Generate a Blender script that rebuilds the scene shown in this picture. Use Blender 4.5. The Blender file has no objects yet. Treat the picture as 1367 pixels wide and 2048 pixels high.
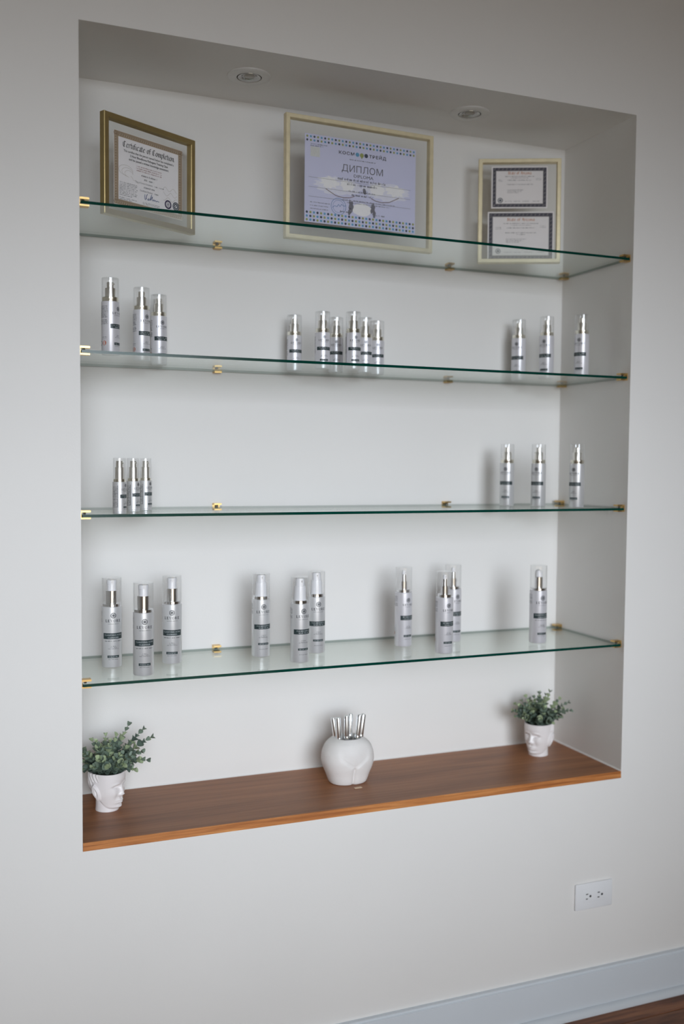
import bpy, bmesh, math, random
from mathutils import Vector, Matrix
from math import sin, cos, pi, radians, exp, sqrt, atan2

scene = bpy.context.scene
COL = scene.collection
random.seed(7)

# ------------------------------------------------------------------ camera
CAM = Vector((-0.2560, -2.0595, 0.8003))
YAW, PITCH, ROLL = radians(22.0), radians(-2.974), radians(0.494)
FPX = 1961.3
fwd = Vector((sin(YAW) * cos(PITCH), cos(YAW) * cos(PITCH), sin(PITCH)))
rgt0 = Vector((cos(YAW), -sin(YAW), 0))
up0 = rgt0.cross(fwd)
rgt = rgt0 * cos(ROLL) + up0 * sin(ROLL)
upv = -rgt0 * sin(ROLL) + up0 * cos(ROLL)
cd = bpy.data.cameras.new('camera')
cam = bpy.data.objects.new('camera', cd)
COL.objects.link(cam)
M = Matrix.Identity(4)
for i in range(3):
    M[i][0], M[i][1], M[i][2], M[i][3] = rgt[i], upv[i], -fwd[i], CAM[i]
cam.matrix_world = M
cd.sensor_fit = 'VERTICAL'
cd.sensor_height = 36
cd.sensor_width = 24
cd.lens = FPX / 2048 * 36
cd.clip_start = 0.05
cd.dof.use_dof = True
cd.dof.focus_distance = 2.18
cd.dof.aperture_fstop = 1.7
scene.camera = cam

# ------------------------------------------------------------------ world, lights, exposure
w = bpy.data.worlds.new('daylight')
scene.world = w
w.use_nodes = True
w.node_tree.nodes['Background'].inputs[0].default_value = (1.0, 0.95, 0.88, 1)
w.node_tree.nodes['Background'].inputs[1].default_value = 0.5
vs = scene.view_settings
vs.view_transform = 'Standard'
vs.look = 'None'
vs.exposure = 0.0
vs.gamma = 1
vs.use_curve_mapping = False
scene.display_settings.display_device = 'sRGB'
try:
    scene.cycles.transparent_max_bounces = 40
    scene.cycles.max_bounces = 10
    scene.cycles.diffuse_bounces = 6
    scene.cycles.glossy_bounces = 6
    scene.cycles.sample_clamp_indirect = 6
except Exception:
    pass

# window opening in the wall opposite the niche
WX0, WX1, WZ0, WZ1, WY = -1.20, 1.60, -0.56, 1.95, -3.4
# daylight through it: cool sky light falls downwards into the room, warm light off the ground outside rises
def window_light(name, energy, color, tilt, spread, back, z0, z1, yaw=0):
    ld = bpy.data.lights.new(name, 'AREA')
    ld.shape = 'RECTANGLE'
    ld.size = WX1 - WX0
    ld.size_y = z1 - z0
    ld.energy = energy
    ld.color = color
    ld.spread = radians(spread)
    lo = bpy.data.objects.new(name, ld)
    lo.location = ((WX0 + WX1) / 2, WY - back, (z0 + z1) / 2)
    lo.rotation_euler = (radians(90 + tilt), 0, radians(yaw))
    COL.objects.link(lo)
window_light('window_sky_light', 15, (0.83, 0.91, 1.0), -12, 44, 0.36, 0.40, 1.95, -5)
window_light('window_ground_light', 4.6, (1.0, 0.86, 0.68), 0, 130, 0.37, -0.5, 0.38, -4)

# ------------------------------------------------------------------ helpers: materials
def srgb(r, g, b):
    f = lambda c: (c / 255) / 12.92 if c / 255 <= 0.04045 else ((c / 255 + 0.055) / 1.055) ** 2.4
    return (f(r), f(g), f(b), 1)

MATS = {}
def mat(name, col, rough=0.5, metal=0.0, spec=0.5, coat=0.0, noise=0.0, nscale=40, bump=0.0, bscale=200, obj_random=0.0, emit=None):
    m = bpy.data.materials.new(name)
    m.use_nodes = True
    nt = m.node_tree
    b = nt.nodes['Principled BSDF']
    b.inputs['Base Color'].default_value = col
    b.inputs['Roughness'].default_value = rough
    b.inputs['Metallic'].default_value = metal
    b.inputs['Specular IOR Level'].default_value = spec
    b.inputs['Coat Weight'].default_value = coat
    b.inputs['Coat Roughness'].default_value = 0.08
    if noise or bump or obj_random:
        tc = nt.nodes.new('ShaderNodeTexCoord')
    if noise:
        n = nt.nodes.new('ShaderNodeTexNoise')
        n.inputs['Scale'].default_value = nscale
        n.inputs['Detail'].default_value = 4
        nt.links.new(tc.outputs['Object'], n.inputs['Vector'])
        r = nt.nodes.new('ShaderNodeValToRGB')
        r.color_ramp.elements[0].position = 0.3
        r.color_ramp.elements[1].position = 0.7
        r.color_ramp.elements[0].color = tuple(c * (1 - noise) for c in col[:3]) + (1,)
        r.color_ramp.elements[1].color = tuple(min(1, c * (1 + noise)) for c in col[:3]) + (1,)
        nt.links.new(n.outputs['Fac'], r.inputs['Fac'])
        nt.links.new(r.outputs['Color'], b.inputs['Base Color'])
    if obj_random:
        oi = nt.nodes.new('ShaderNodeObjectInfo')
        hs = nt.nodes.new('ShaderNodeHueSaturation')
        mr = nt.nodes.new('ShaderNodeMapRange')
        mr.inputs['To Min'].default_value = 1 - obj_random
        mr.inputs['To Max'].default_value = 1 + obj_random
        nt.links.new(oi.outputs['Random'], mr.inputs['Value'])
        nt.links.new(mr.outputs['Result'], hs.inputs['Value'])
        hs.inputs['Color'].default_value = col
        nt.links.new(hs.outputs['Color'], b.inputs['Base Color'])
    if bump:
        n2 = nt.nodes.new('ShaderNodeTexNoise')
        n2.inputs['Scale'].default_value = bscale
        n2.inputs['Detail'].default_value = 3
        nt.links.new(tc.outputs['Object'], n2.inputs['Vector'])
        bp = nt.nodes.new('ShaderNodeBump')
        bp.inputs['Strength'].default_value = bump
        bp.inputs['Distance'].default_value = 0.002
        nt.links.new(n2.outputs['Fac'], bp.inputs['Height'])
        nt.links.new(bp.outputs['Normal'], b.inputs['Normal'])
    MATS[name] = m
    return m

def clear_mat(name, tint, f0=0.04, rough=0.0, power=5.0, fmax=1.0, rim=None):
    """clear pane / clear plastic: straight-through transmission plus Schlick reflection"""
    m = bpy.data.materials.new(name)
    m.use_nodes = True
    nt = m.node_tree
    for n in list(nt.nodes):
        nt.nodes.remove(n)
    out = nt.nodes.new('ShaderNodeOutputMaterial')
    tr = nt.nodes.new('ShaderNodeBsdfTransparent')
    tr.inputs['Color'].default_value = tint
    gl = nt.nodes.new('ShaderNodeBsdfGlossy')
    gl.inputs['Color'].default_value = (1, 1, 1, 1)
    gl.inputs['Roughness'].default_value = rough
    lw = nt.nodes.new('ShaderNodeLayerWeight')
    lw.inputs['Blend'].default_value = 0.5
    if rim:
        rp = nt.nodes.new('ShaderNodeMath'); rp.operation = 'POWER'; rp.inputs[1].default_value = 3.0
        rm = nt.nodes.new('ShaderNodeMix'); rm.data_type = 'RGBA'
        rm.inputs[6].default_value = tint; rm.inputs[7].default_value = rim
        nt.links.new(lw.outputs['Facing'], rp.inputs[0]); nt.links.new(rp.outputs[0], rm.inputs[0])
        nt.links.new(rm.outputs[2], tr.inputs['Color'])
    pw = nt.nodes.new('ShaderNodeMath'); pw.operation = 'POWER'
    pw.inputs[1].default_value = power
    ma = nt.nodes.new('ShaderNodeMath'); ma.operation = 'MULTIPLY_ADD'
    ma.inputs[1].default_value = fmax - f0
    ma.inputs[2].default_value = f0
    mx = nt.nodes.new('ShaderNodeMixShader')
    nt.links.new(lw.outputs['Facing'], pw.inputs[0])
    nt.links.new(pw.outputs[0], ma.inputs[0])
    nt.links.new(ma.outputs[0], mx.inputs[0])
    nt.links.new(tr.outputs[0], mx.inputs[1])
    nt.links.new(gl.outputs[0], mx.inputs[2])
    nt.links.new(mx.outputs[0], out.inputs[0])
    MATS[name] = m
    return m

def wood_mat(name, dark, mid, light, scale=(1.2, 28, 28), rough=0.35, coat=0.0, obj_random=0.0, fine=1.0, spec=0.5):
    m = bpy.data.materials.new(name)
    m.use_nodes = True
    nt = m.node_tree
    b = nt.nodes['Principled BSDF']
    b.inputs['Roughness'].default_value = rough
    b.inputs['Specular IOR Level'].default_value = spec
    b.inputs['Coat Weight'].default_value = coat
    b.inputs['Coat Roughness'].default_value = 0.12
    tc = nt.nodes.new('ShaderNodeTexCoord')
    mp = nt.nodes.new('ShaderNodeMapping')
    mp.inputs['Scale'].default_value = scale
    nt.links.new(tc.outputs['Object'], mp.inputs['Vector'])
    if obj_random:
        oi = nt.nodes.new('ShaderNodeObjectInfo')
        ml = nt.nodes.new('ShaderNodeVectorMath'); ml.operation = 'SCALE'
        ml.inputs[0].default_value = (31, 17, 9)
        nt.links.new(oi.outputs['Random'], ml.inputs['Scale'])
        nt.links.new(ml.outputs[0], mp.inputs['Location'])
    n = nt.nodes.new('ShaderNodeTexNoise')
    n.inputs['Scale'].default_value = 2.2
    n.inputs['Detail'].default_value = 6
    n.inputs['Roughness'].default_value = 0.6
    n.inputs['Distortion'].default_value = 0.6
    nt.links.new(mp.outputs[0], n.inputs['Vector'])
    r = nt.nodes.new('ShaderNodeValToRGB')
    e = r.color_ramp.elements
    e[0].position, e[0].color = 0.32, dark
    e[1].position, e[1].color = 0.72, light
    k = e.new(0.52); k.color = mid
    nt.links.new(n.outputs['Fac'], r.inputs['Fac'])
    # fine pores
    mp2 = nt.nodes.new('ShaderNodeMapping')
    mp2.inputs['Scale'].default_value = tuple(s * f for s, f in zip(scale, (3, 9, 9)))
    nt.links.new(tc.outputs['Object'], mp2.inputs['Vector'])
    n2 = nt.nodes.new('ShaderNodeTexNoise')
    n2.inputs['Scale'].default_value = 3
    n2.inputs['Detail'].default_value = 3
    nt.links.new(mp2.outputs[0], n2.inputs['Vector'])
    r2 = nt.nodes.new('ShaderNodeValToRGB')
    r2.color_ramp.elements[0].position = 0.35
    r2.color_ramp.elements[0].color = (0.66, 0.62, 0.58, 1)
    r2.color_ramp.elements[1].position = 0.52
    r2.color_ramp.elements[1].color = (1, 1, 1, 1)
    nt.links.new(n2.outputs['Fac'], r2.inputs['Fac'])
    mx = nt.nodes.new('ShaderNodeMix'); mx.data_type = 'RGBA'; mx.blend_type = 'MULTIPLY'
    mx.inputs[0].default_value = 0.8 * fine
    nt.links.new(r.outputs['Color'], mx.inputs[6])
    nt.links.new(r2.outputs['Color'], mx.inputs[7])
    last = mx.outputs[2]
    if obj_random:
        hs = nt.nodes.new('ShaderNodeHueSaturation')
        mr = nt.nodes.new('ShaderNodeMapRange')
        mr.inputs['To Min'].default_value = 1 - obj_random
        mr.inputs['To Max'].default_value = 1 + obj_random
        nt.links.new(oi.outputs['Random'], mr.inputs['Value'])
        nt.links.new(mr.outputs['Result'], hs.inputs['Value'])
        nt.links.new(last, hs.inputs['Color'])
        last = hs.outputs['Color']
    nt.links.new(last, b.inputs['Base Color'])
    bp = nt.nodes.new('ShaderNodeBump')
    bp.inputs['Strength'].default_value = 0.12
    bp.inputs['Distance'].default_value = 0.001
    nt.links.new(n2.outputs['Fac'], bp.inputs['Height'])
    nt.links.new(bp.outputs['Normal'], b.inputs['Normal'])
    MATS[name] = m
    return m

mat('wall_paint', (0.80, 0.785, 0.765, 1), 0.62, noise=0.012, nscale=3, bump=0.10, bscale=260, spec=0.3)
mat('room_paint', (0.47, 0.44, 0.40, 1), 0.7, noise=0.012, nscale=3)
mat('ceiling_paint', (0.62, 0.56, 0.48, 1), 0.7, noise=0.01, nscale=3)
mat('trim_paint', (0.68, 0.73, 0.78, 1), 0.35, noise=0.012, nscale=6)
mat('plate_plastic', (0.83, 0.84, 0.86, 1), 0.28, noise=0.01, nscale=20)
mat('receptacle_plastic', (0.80, 0.81, 0.83, 1), 0.3, noise=0.01, nscale=20)
mat('slot_black', (0.015, 0.015, 0.017, 1), 0.5, noise=0.1)
mat('brass', (0.70, 0.47, 0.19, 1), 0.30, 1.0, noise=0.05, nscale=60)
mat('screw_steel', (0.08, 0.07, 0.06, 1), 0.4, 0.8, noise=0.05)
mat('clip_gasket', (0.02, 0.03, 0.028, 1), 0.5, noise=0.1)
mat('glass_edge_front', (0.0, 0.040, 0.028, 1), 0.08, spec=0.35, noise=0.15, nscale=8)  # dark green, used on the front edge of each shelf
mat('glass_edge_side_rear', (0.20, 0.26, 0.225, 1), 0.35, noise=0.08, nscale=8)  # paler grey-green and rougher, used on the side and rear edges
clear_mat('shelf_glass', (0.945, 0.972, 0.955, 1), 0.04, power=6.0, fmax=0.65)
clear_mat('clear_plastic', (0.985, 0.985, 0.985, 1), 0.04, power=4.2, fmax=0.75, rim=(0.87, 0.88, 0.88, 1))
clear_mat('picture_glass', (0.985, 0.985, 0.98, 1), 0.04)
clear_mat('window_glass', (0.99, 0.99, 0.99, 1), 0.04)
wood_mat('oak_top', srgb(128, 80, 47), srgb(150, 97, 60), srgb(166, 111, 71), scale=(0.8, 16, 16), rough=0.4, coat=0.0, fine=0.55, spec=0.32)
wood_mat('oak_edge', srgb(160, 94, 46), srgb(198, 128, 70), srgb(218, 152, 90), scale=(2.2, 60, 60), rough=0.5)
wood_mat('floor_wood', srgb(72, 40, 24), srgb(122, 76, 48), srgb(160, 106, 70), scale=(1.5, 20, 20), rough=0.5, coat=0.0, obj_random=0.28)
mat('floor_joint', srgb(30, 18, 12), 0.8, noise=0.1)
# bottles
mat('pearl_silver', (0.78, 0.785, 0.80, 1), 0.33, 0.5, noise=0.02, nscale=30)
mat('pearl_white', (0.76, 0.75, 0.79, 1), 0.34, 0.35, noise=0.02, nscale=30)
mat('matte_silver', (0.70, 0.70, 0.71, 1), 0.38, 0.5, noise=0.02, nscale=30)
mat('chrome', (0.88, 0.88, 0.89, 1), 0.09, 1.0, noise=0.01)
mat('champagne_silver', (0.93, 0.91, 0.86, 1), 0.38, 1.0, noise=0.015)
mat('champagne_ring', (0.93, 0.90, 0.79, 1), 0.26, 1.0, noise=0.015)
mat('pump_white', (0.86, 0.86, 0.89, 1), 0.3, noise=0.01)
mat('print_dark', srgb(44, 58, 60), 0.4, noise=0.05)
mat('print_ink', srgb(42, 46, 54), 0.45, noise=0.05)
mat('print_silver', srgb(176, 182, 184), 0.4, noise=0.03)
mat('print_red', srgb(176, 74, 52), 0.5, noise=0.05)
mat('print_cream', srgb(225, 205, 190), 0.5, noise=0.03)
# frames and paper
mat('frame_gold_dark', (0.46, 0.35, 0.16, 1), 0.34, 0.75, noise=0.06, nscale=25)
mat('frame_gold_pale', (0.80, 0.70, 0.47, 1), 0.42, 0.35, noise=0.06, nscale=60, bump=0.2, bscale=180)
mat('paper_white', srgb(252, 250, 255), 0.7, noise=0.01)
mat('paper_cream', srgb(252, 248, 250), 0.7, noise=0.01)
mat('paper_lavender', srgb(218, 220, 248), 0.55, noise=0.03, nscale=6)
mat('ink_black', srgb(40, 42, 46), 0.6, noise=0.05)
mat('ink_grey', srgb(96, 98, 104), 0.6, noise=0.05)
mat('ink_faint', srgb(196, 190, 184), 0.6, noise=0.03)
mat('ink_red', srgb(158, 116, 116), 0.6, noise=0.05)
mat('ink_orange', srgb(206, 138, 92), 0.6, noise=0.05)
mat('ink_blue', srgb(52, 84, 142), 0.6, noise=0.05)
mat('ink_stamp', srgb(124, 156, 200), 0.6, noise=0.05)
mat('ink_purple', srgb(66, 58, 92), 0.6, noise=0.05)
mat('ink_steel', srgb(92, 100, 112), 0.6, noise=0.05)
mat('border_tan', srgb(196, 180, 160), 0.65, noise=0.05)
mat('border_tan_dark', srgb(150, 126, 104), 0.65, noise=0.05)
mat('border_navy', srgb(72, 72, 88), 0.6, noise=0.25, nscale=400)
mat('border_grey', srgb(160, 156, 158), 0.6, noise=0.05)
mat('dot_cyan', srgb(104, 168, 208), 0.6, noise=0.03)
mat('dot_navy', srgb(62, 74, 96), 0.6, noise=0.03)
mat('dot_olive', srgb(168, 176, 110), 0.6, noise=0.03)
mat('cloud_white', srgb(250, 250, 255), 0.6, noise=0.02, nscale=120)
mat('cloud_pale', srgb(235, 236, 252), 0.6, noise=0.02, nscale=120)
mat('smudge_dark', srgb(128, 128, 140), 0.6, noise=0.1)
mat('twig_brown', srgb(140, 124, 128), 0.6, noise=0.1)
mat('sticker_white', srgb(222, 224, 224), 0.5, noise=0.06, nscale=300)
# planters and vase
mat('ceramic_gloss', (0.84, 0.80, 0.80, 1), 0.27, noise=0.012, nscale=15)
mat('ceramic_matte', (0.80, 0.775, 0.76, 1), 0.6, noise=0.03, nscale=35, bump=0.15, bscale=300)
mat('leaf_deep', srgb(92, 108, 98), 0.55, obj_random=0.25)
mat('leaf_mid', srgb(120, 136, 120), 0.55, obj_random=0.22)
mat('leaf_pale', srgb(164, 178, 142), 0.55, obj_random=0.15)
mat('stem_green', srgb(96, 118, 92), 0.6, noise=0.1)
mat('moss_dark', srgb(34, 44, 34), 0.9, noise=0.3, nscale=80, bump=0.6, bscale=120)
mat('tube_silver', (0.88, 0.89, 0.90, 1), 0.25, 1.0, noise=0.02)
mat('tube_ring', (0.80, 0.81, 0.82, 1), 0.08, 1.0, noise=0.02)
mat('tube_dark', (0.10, 0.11, 0.11, 1), 0.3, 0.8, noise=0.05)
mat('piece_beige', srgb(214, 188, 160), 0.6, noise=0.05)
mat('lamp_white', (0.74, 0.73, 0.71, 1), 0.4, noise=0.01)
mat('lamp_reflector', (0.45, 0.44, 0.42, 1), 0.15, 0.9, noise=0.02)
mat('lamp_lens', (0.42, 0.40, 0.36, 1), 0.08, noise=0.03)
mat('lamp_shadow_gap', (0.03, 0.03, 0.03, 1), 0.6, noise=0.1)

# ------------------------------------------------------------------ helpers: objects and meshes
def link(o, parent=None):
    COL.objects.link(o)
    if parent is not None:
        o.parent = parent
    return o

def empty(name, loc=(0, 0, 0), rz=0.0):
    o = bpy.data.objects.new(name, None)
    o.empty_display_size = 0.05
    o.location = loc
    o.rotation_euler = (0, 0, rz)
    return link(o)

def tag(o, label=None, cat=None, group=None, kind=None):
    if label: o['label'] = label
    if cat: o['category'] = cat
    if group: o['group'] = group
    if kind: o['kind'] = kind
    return o

class MB:
    def __init__(self):
        self.v, self.f, self.m = [], [], []
    def add(self, verts, faces, mi=0):
        k = len(self.v)
        self.v += [tuple(p) for p in verts]
        self.f += [tuple(i + k for i in f) for f in faces]
        self.m += [mi] * len(faces)
        return self
    def box(self, x0, x1, y0, y1, z0, z1, mi=0):
        return self.add([(x0, y0, z0), (x1, y0, z0), (x1, y1, z0), (x0, y1, z0), (x0, y0, z1), (x1, y0, z1), (x1, y1, z1), (x0, y1, z1)],
                        [(0, 3, 2, 1), (4, 5, 6, 7), (0, 1, 5, 4), (1, 2, 6, 5), (2, 3, 7, 6), (3, 0, 4, 7)], mi)
    def lathe(self, prof, n=32, cx=0, cy=0, mi=0, close=False):
        vs_, fs = [], []
        for (r, z) in prof:
            for k in range(n):
                a = 2 * pi * k / n
                vs_.append((cx + r * cos(a), cy + r * sin(a), z))
        m = len(prof)
        rng = range(m) if close else range(m - 1)
        for i in rng:
            j = (i + 1) % m
            for k in range(n):
                k2 = (k + 1) % n
                fs.append((i * n + k, i * n + k2, j * n + k2, j * n + k))
        if not close:
            if prof[0][0] > 1e-6:
                fs.append(tuple(range(n - 1, -1, -1)))
            if prof[-1][0] > 1e-6:
                fs.append(tuple((m - 1) * n + k for k in range(n)))
        return self.add(vs_, fs, mi)
    def tube(self, a, b, r0, r1=None, n=10, mi=0):
        a, b = Vector(a), Vector(b)
        r1 = r0 if r1 is None else r1
        d = (b - a).normalized()
        u = d.orthogonal().normalized(); v = d.cross(u)
        vs_ = [a + (u * cos(2 * pi * k / n) + v * sin(2 * pi * k / n)) * r0 for k in range(n)]
        vs_ += [b + (u * cos(2 * pi * k / n) + v * sin(2 * pi * k / n)) * r1 for k in range(n)]
        fs = [(k, (k + 1) % n, n + (k + 1) % n, n + k) for k in range(n)]
        fs += [tuple(range(n - 1, -1, -1)), tuple(range(n, 2 * n))]
        return self.add(vs_, fs, mi)
    def mesh(self, name, mats, smooth=None):
        me = bpy.data.meshes.new(name)
        me.from_pydata(self.v, [], self.f)
        if not isinstance(mats, (list, tuple)):
            mats = [mats]
        for m_ in mats:
            me.materials.append(MATS[m_] if isinstance(m_, str) else m_)
        for p, mi in zip(me.polygons, self.m):
            p.material_index = mi
        bm = bmesh.new(); bm.from_mesh(me)
        bmesh.ops.remove_doubles(bm, verts=bm.verts, dist=1e-7)
        bmesh.ops.recalc_face_normals(bm, faces=bm.faces)
        if smooth:
            for e in bm.edges:
                if len(e.link_faces) == 2:
                    e.smooth = e.calc_face_angle(0) < radians(smooth)
            for f in bm.faces:
                f.smooth = True
        bm.to_mesh(me); bm.free()
        me.update()
        return me
    def build(self, name, mats, parent=None, smooth=None):
        o = bpy.data.objects.new(name, self.mesh(name, mats, smooth))
        return link(o, parent)

def bevel_box(x0, x1, y0, y1, z0, z1, b=0.002, seg=2):
    bm = bmesh.new()
    bmesh.ops.create_cube(bm, size=1)
    for v in bm.verts:
        v.co = Vector(((x0 + x1) / 2 + v.co.x * (x1 - x0), (y0 + y1) / 2 + v.co.y * (y1 - y0), (z0 + z1) / 2 + v.co.z * (z1 - z0)))
    bmesh.ops.bevel(bm, geom=list(bm.edges), offset=b, segments=seg, affect='EDGES', profile=0.5)
    mb = MB()
    bm.verts.ensure_lookup_table()
    mb.add([v.co[:] for v in bm.verts], [[v.index for v in f.verts] for f in bm.faces])
    bm.free()
    return mb

STUFF_PRINT = {'small_print', 'side_text', 'border_dots', 'border_rings', 'border_rope', 'red_print', 'seal_text'}
# flat print, built from 2-D polygons (u right, v up; metres)
class Print:
    def __init__(self):
        self.v, self.f = [], []
    def poly(self, pts):
        k = len(self.v)
        self.v += [tuple(p) for p in pts]
        self.f.append(tuple(range(k, k + len(pts))))
    def rect(self, x0, x1, z0, z1, nx=1):
        for i in range(nx):
            a = x0 + (x1 - x0) * i / nx; b = x0 + (x1 - x0) * (i + 1) / nx
            self.poly([(a, z0), (b, z0), (b, z1), (a, z1)])
    def border(self, x0, x1, z0, z1, t):
        self.rect(x0, x1, z1 - t, z1); self.rect(x0, x1, z0, z0 + t)
        self.rect(x0, x0 + t, z0 + t, z1 - t); self.rect(x1 - t, x1, z0 + t, z1 - t)
    def disc(self, x, z, r, n=14):
        self.poly([(x + r * cos(2 * pi * k / n), z + r * sin(2 * pi * k / n)) for k in range(n)])
    def ring(self, x, z, r, t, n=20):
        for k in range(n):
            a, b = 2 * pi * k / n, 2 * pi * (k + 1) / n
            self.poly([(x + q * cos(c), z + q * sin(c)) for q, c in ((r, a), (r, b), (r - t, b), (r - t, a))])
    def line(self, pts, t):
        for (a, b) in zip(pts[:-1], pts[1:]):
            d = Vector((b[0] - a[0], b[1] - a[1]))
            if d.length < 1e-9: continue
            n = Vector((-d.y, d.x)).normalized() * t / 2
            self.poly([(a[0] - n.x, a[1] - n.y), (b[0] - n.x, b[1] - n.y), (b[0] + n.x, b[1] + n.y), (a[0] + n.x, a[1] + n.y)])
    def nib(self, pts, w, ang=40):
        n = (cos(radians(ang)) * w / 2, sin(radians(ang)) * w / 2)
        for a, b in zip(pts[:-1], pts[1:]):
            self.poly([(a[0] - n[0], a[1] - n[1]), (b[0] - n[0], b[1] - n[1]), (b[0] + n[0], b[1] + n[1]), (a[0] + n[0], a[1] + n[1])])
    def greek(self, x0, x1, z, h, rnd, word=(3, 8)):
        """a line of print too small to read: letter-sized ticks in word clusters"""
        x = x0
        while x < x1:
            for _ in range(rnd.randint(*word)):
                if x > x1: break
                wl, q = 0.44 * h, 0.15 * h
                kind = rnd.choice('nuoolidrs')
                top = z + 0.64 * h
                if kind in 'nuod': self.rect(x, x + q, z, top); self.rect(x + wl - q, x + wl, z, z + (h if kind == 'd' else 0.64 * h))
                if kind in 'nord': self.rect(x + q, x + wl - q, top - q, top)
                if kind in 'uods': self.rect(x + q, x + wl - q, z, z + q)
                if kind in 'lir': self.rect(x + q, x + 2 * q, z, z + h * (0.95 if kind == 'l' else 0.64))
                if kind == 's': self.rect(x + q, x + wl - q, z + 0.26 * h, z + 0.26 * h + q); self.rect(x + q, x + wl - q, top - q, top)
                x += 0.56 * h
            x += 0.55 * h
    def greek_c(self, xc, wdt, z, h, rnd):
        self.greek(xc - wdt / 2, xc + wdt / 2, z, h, rnd)
    def text(self, s, xc, z, size, width=None, bold=0.0, track=1.0):
        V, F, (a, b) = text_mesh(s, bold, track)
        sx = size if width is None else width / (b - a)
        k = len(self.v)
        self.v += [(xc + (x - (a + b) / 2) * sx, z + y * size) for x, y in V]
        self.f += [tuple(i + k for i in f) for f in F]
    def flat(self, name, mt, parent, y, ox=0.0, oz=0.0):
        me = bpy.data.meshes.new(name)
        me.from_pydata([(x + ox, y, z + oz) for x, z in self.v], [], self.f)
        me.materials.append(MATS[mt])
        o = link(bpy.data.objects.new(name, me), parent)
        if name in STUFF_PRINT: o['kind'] = 'stuff'
        return o
    def wrapped(self, name, mt, R, z0):
        """wrapped round a cylinder of radius R facing -y; v measured from z0"""
        me = bpy.data.meshes.new(name)
        me.from_pydata([(R * sin(x / R), -R * cos(x / R), z0 + z) for x, z in self.v], [], self.f)
        me.materials.append(MATS[mt])
        return me

_tc = {}
def text_mesh(s, bold=0.0, track=1.0):
    key = (s, bold, track)
    if key not in _tc:
        cu = bpy.data.curves.new('t', 'FONT')
        cu.body = s
        cu.size = 1.0
        cu.resolution_u = 2
        cu.offset = bold
        cu.space_character = track
        o = bpy.data.objects.new('t', cu)
        COL.objects.link(o)
        dg = bpy.context.evaluated_depsgraph_get()
        me = bpy.data.meshes.new_from_object(o.evaluated_get(dg))
        V = [(v.co.x, v.co.y) for v in me.vertices]
        F = [tuple(p.vertices) for p in me.polygons]
        xs = [v[0] for v in V] or [0, 1]
        _tc[key] = (V, F, (min(xs), max(xs)))
        bpy.data.objects.remove(o); bpy.data.curves.remove(cu); bpy.data.meshes.remove(me)
    return _tc[key]

BLACK = {
 'C': (0.95, [[(.75, 1.3), (.35, 1.42), (.08, 1.1), (.08, .35), (.35, .02), (.8, .25)], [(.40, 1.25), (.40, .3)]]),
 'S': (0.9, [[(.75, 1.25), (.4, 1.42), (.12, 1.15), (.7, .5), (.65, .15), (.35, .0), (.05, .2)], [(.4, 1.3), (.4, .2)]]),
 'A': (1.0, [[(.1, 1.2), (.4, 1.42), (.72, 1.2), (.72, .1), (.9, 0)], [(.35, 1.3), (.2, .1), (.05, 0)], [(.2, .6), (.72, .6)]]),
 'e': (0.66, [[(.1, .8), (.1, .2), (.3, .02), (.58, .2)], [(.1, .8), (.34, .98), (.54, .75), (.1, .45)]]),
 'r': (0.6, [[(.12, 1), (.12, .02)], [(.12, .8), (.34, .98), (.52, .86)]]),
 't': (0.52, [[(.14, 1.28), (.14, .2), (.28, .02), (.46, .15)], [(.0, .93), (.42, .93)]]),
 'i': (0.36, [[(.1, .96), (.1, .15), (.24, .02)], [(.1, 1.28), (.16, 1.36)]]),
 'f': (0.5, [[(.15, 0), (.15, 1.2), (.32, 1.42), (.5, 1.3)], [(.0, .9), (.42, .9)]]),
 'c': (0.62, [[(.52, .82), (.3, .98), (.1, .75), (.1, .2), (.3, .02), (.54, .18)]]),
 'a': (0.68, [[(.12, .86), (.34, .98), (.48, .8), (.48, .15), (.62, .02)], [(.48, .52), (.12, .36), (.12, .18), (.26, .02), (.48, .2)]]),
 'o': (0.7, [[(.32, 1), (.1, .76), (.1, .24), (.34, .02), (.54, .26), (.54, .76), (.32, 1)]]),
 'm': (1.0, [[(.1, .96), (.1, .02)], [(.1, .8), (.3, .98), (.42, .8), (.42, .02)], [(.42, .8), (.62, .98), (.76, .8), (.76, .15), (.9, .02)]]),
 'n': (0.7, [[(.1, .96), (.1, .02)], [(.1, .8), (.32, .98), (.46, .8), (.46, .15), (.6, .02)]]),
 'p': (0.7, [[(.1, 1), (.1, -.4)], [(.1, .8), (.34, .98), (.54, .75), (.54, .25), (.32, .02), (.1, .18)]]),
 'l': (0.36, [[(.1, 1.4), (.1, .18), (.26, .02)]]),
 'z': (0.62, [[(.08, .92), (.5, .92), (.12, .05), (.54, .05)]]),
 ' ': (0.45, []),
}
def blackletter(pr, s, xc, z, width, xh):
    tot = sum(BLACK[c][0] for c in s)
    k = width / tot
    x = xc - width / 2
    for c in s:
        adv, st = BLACK[c]
        for pts in st:
            pr.nib([(x + a * k, z + b * xh) for a, b in pts], 0.22 * (k + xh) / 2 * 1.0, 38)
        x += adv * k

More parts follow.
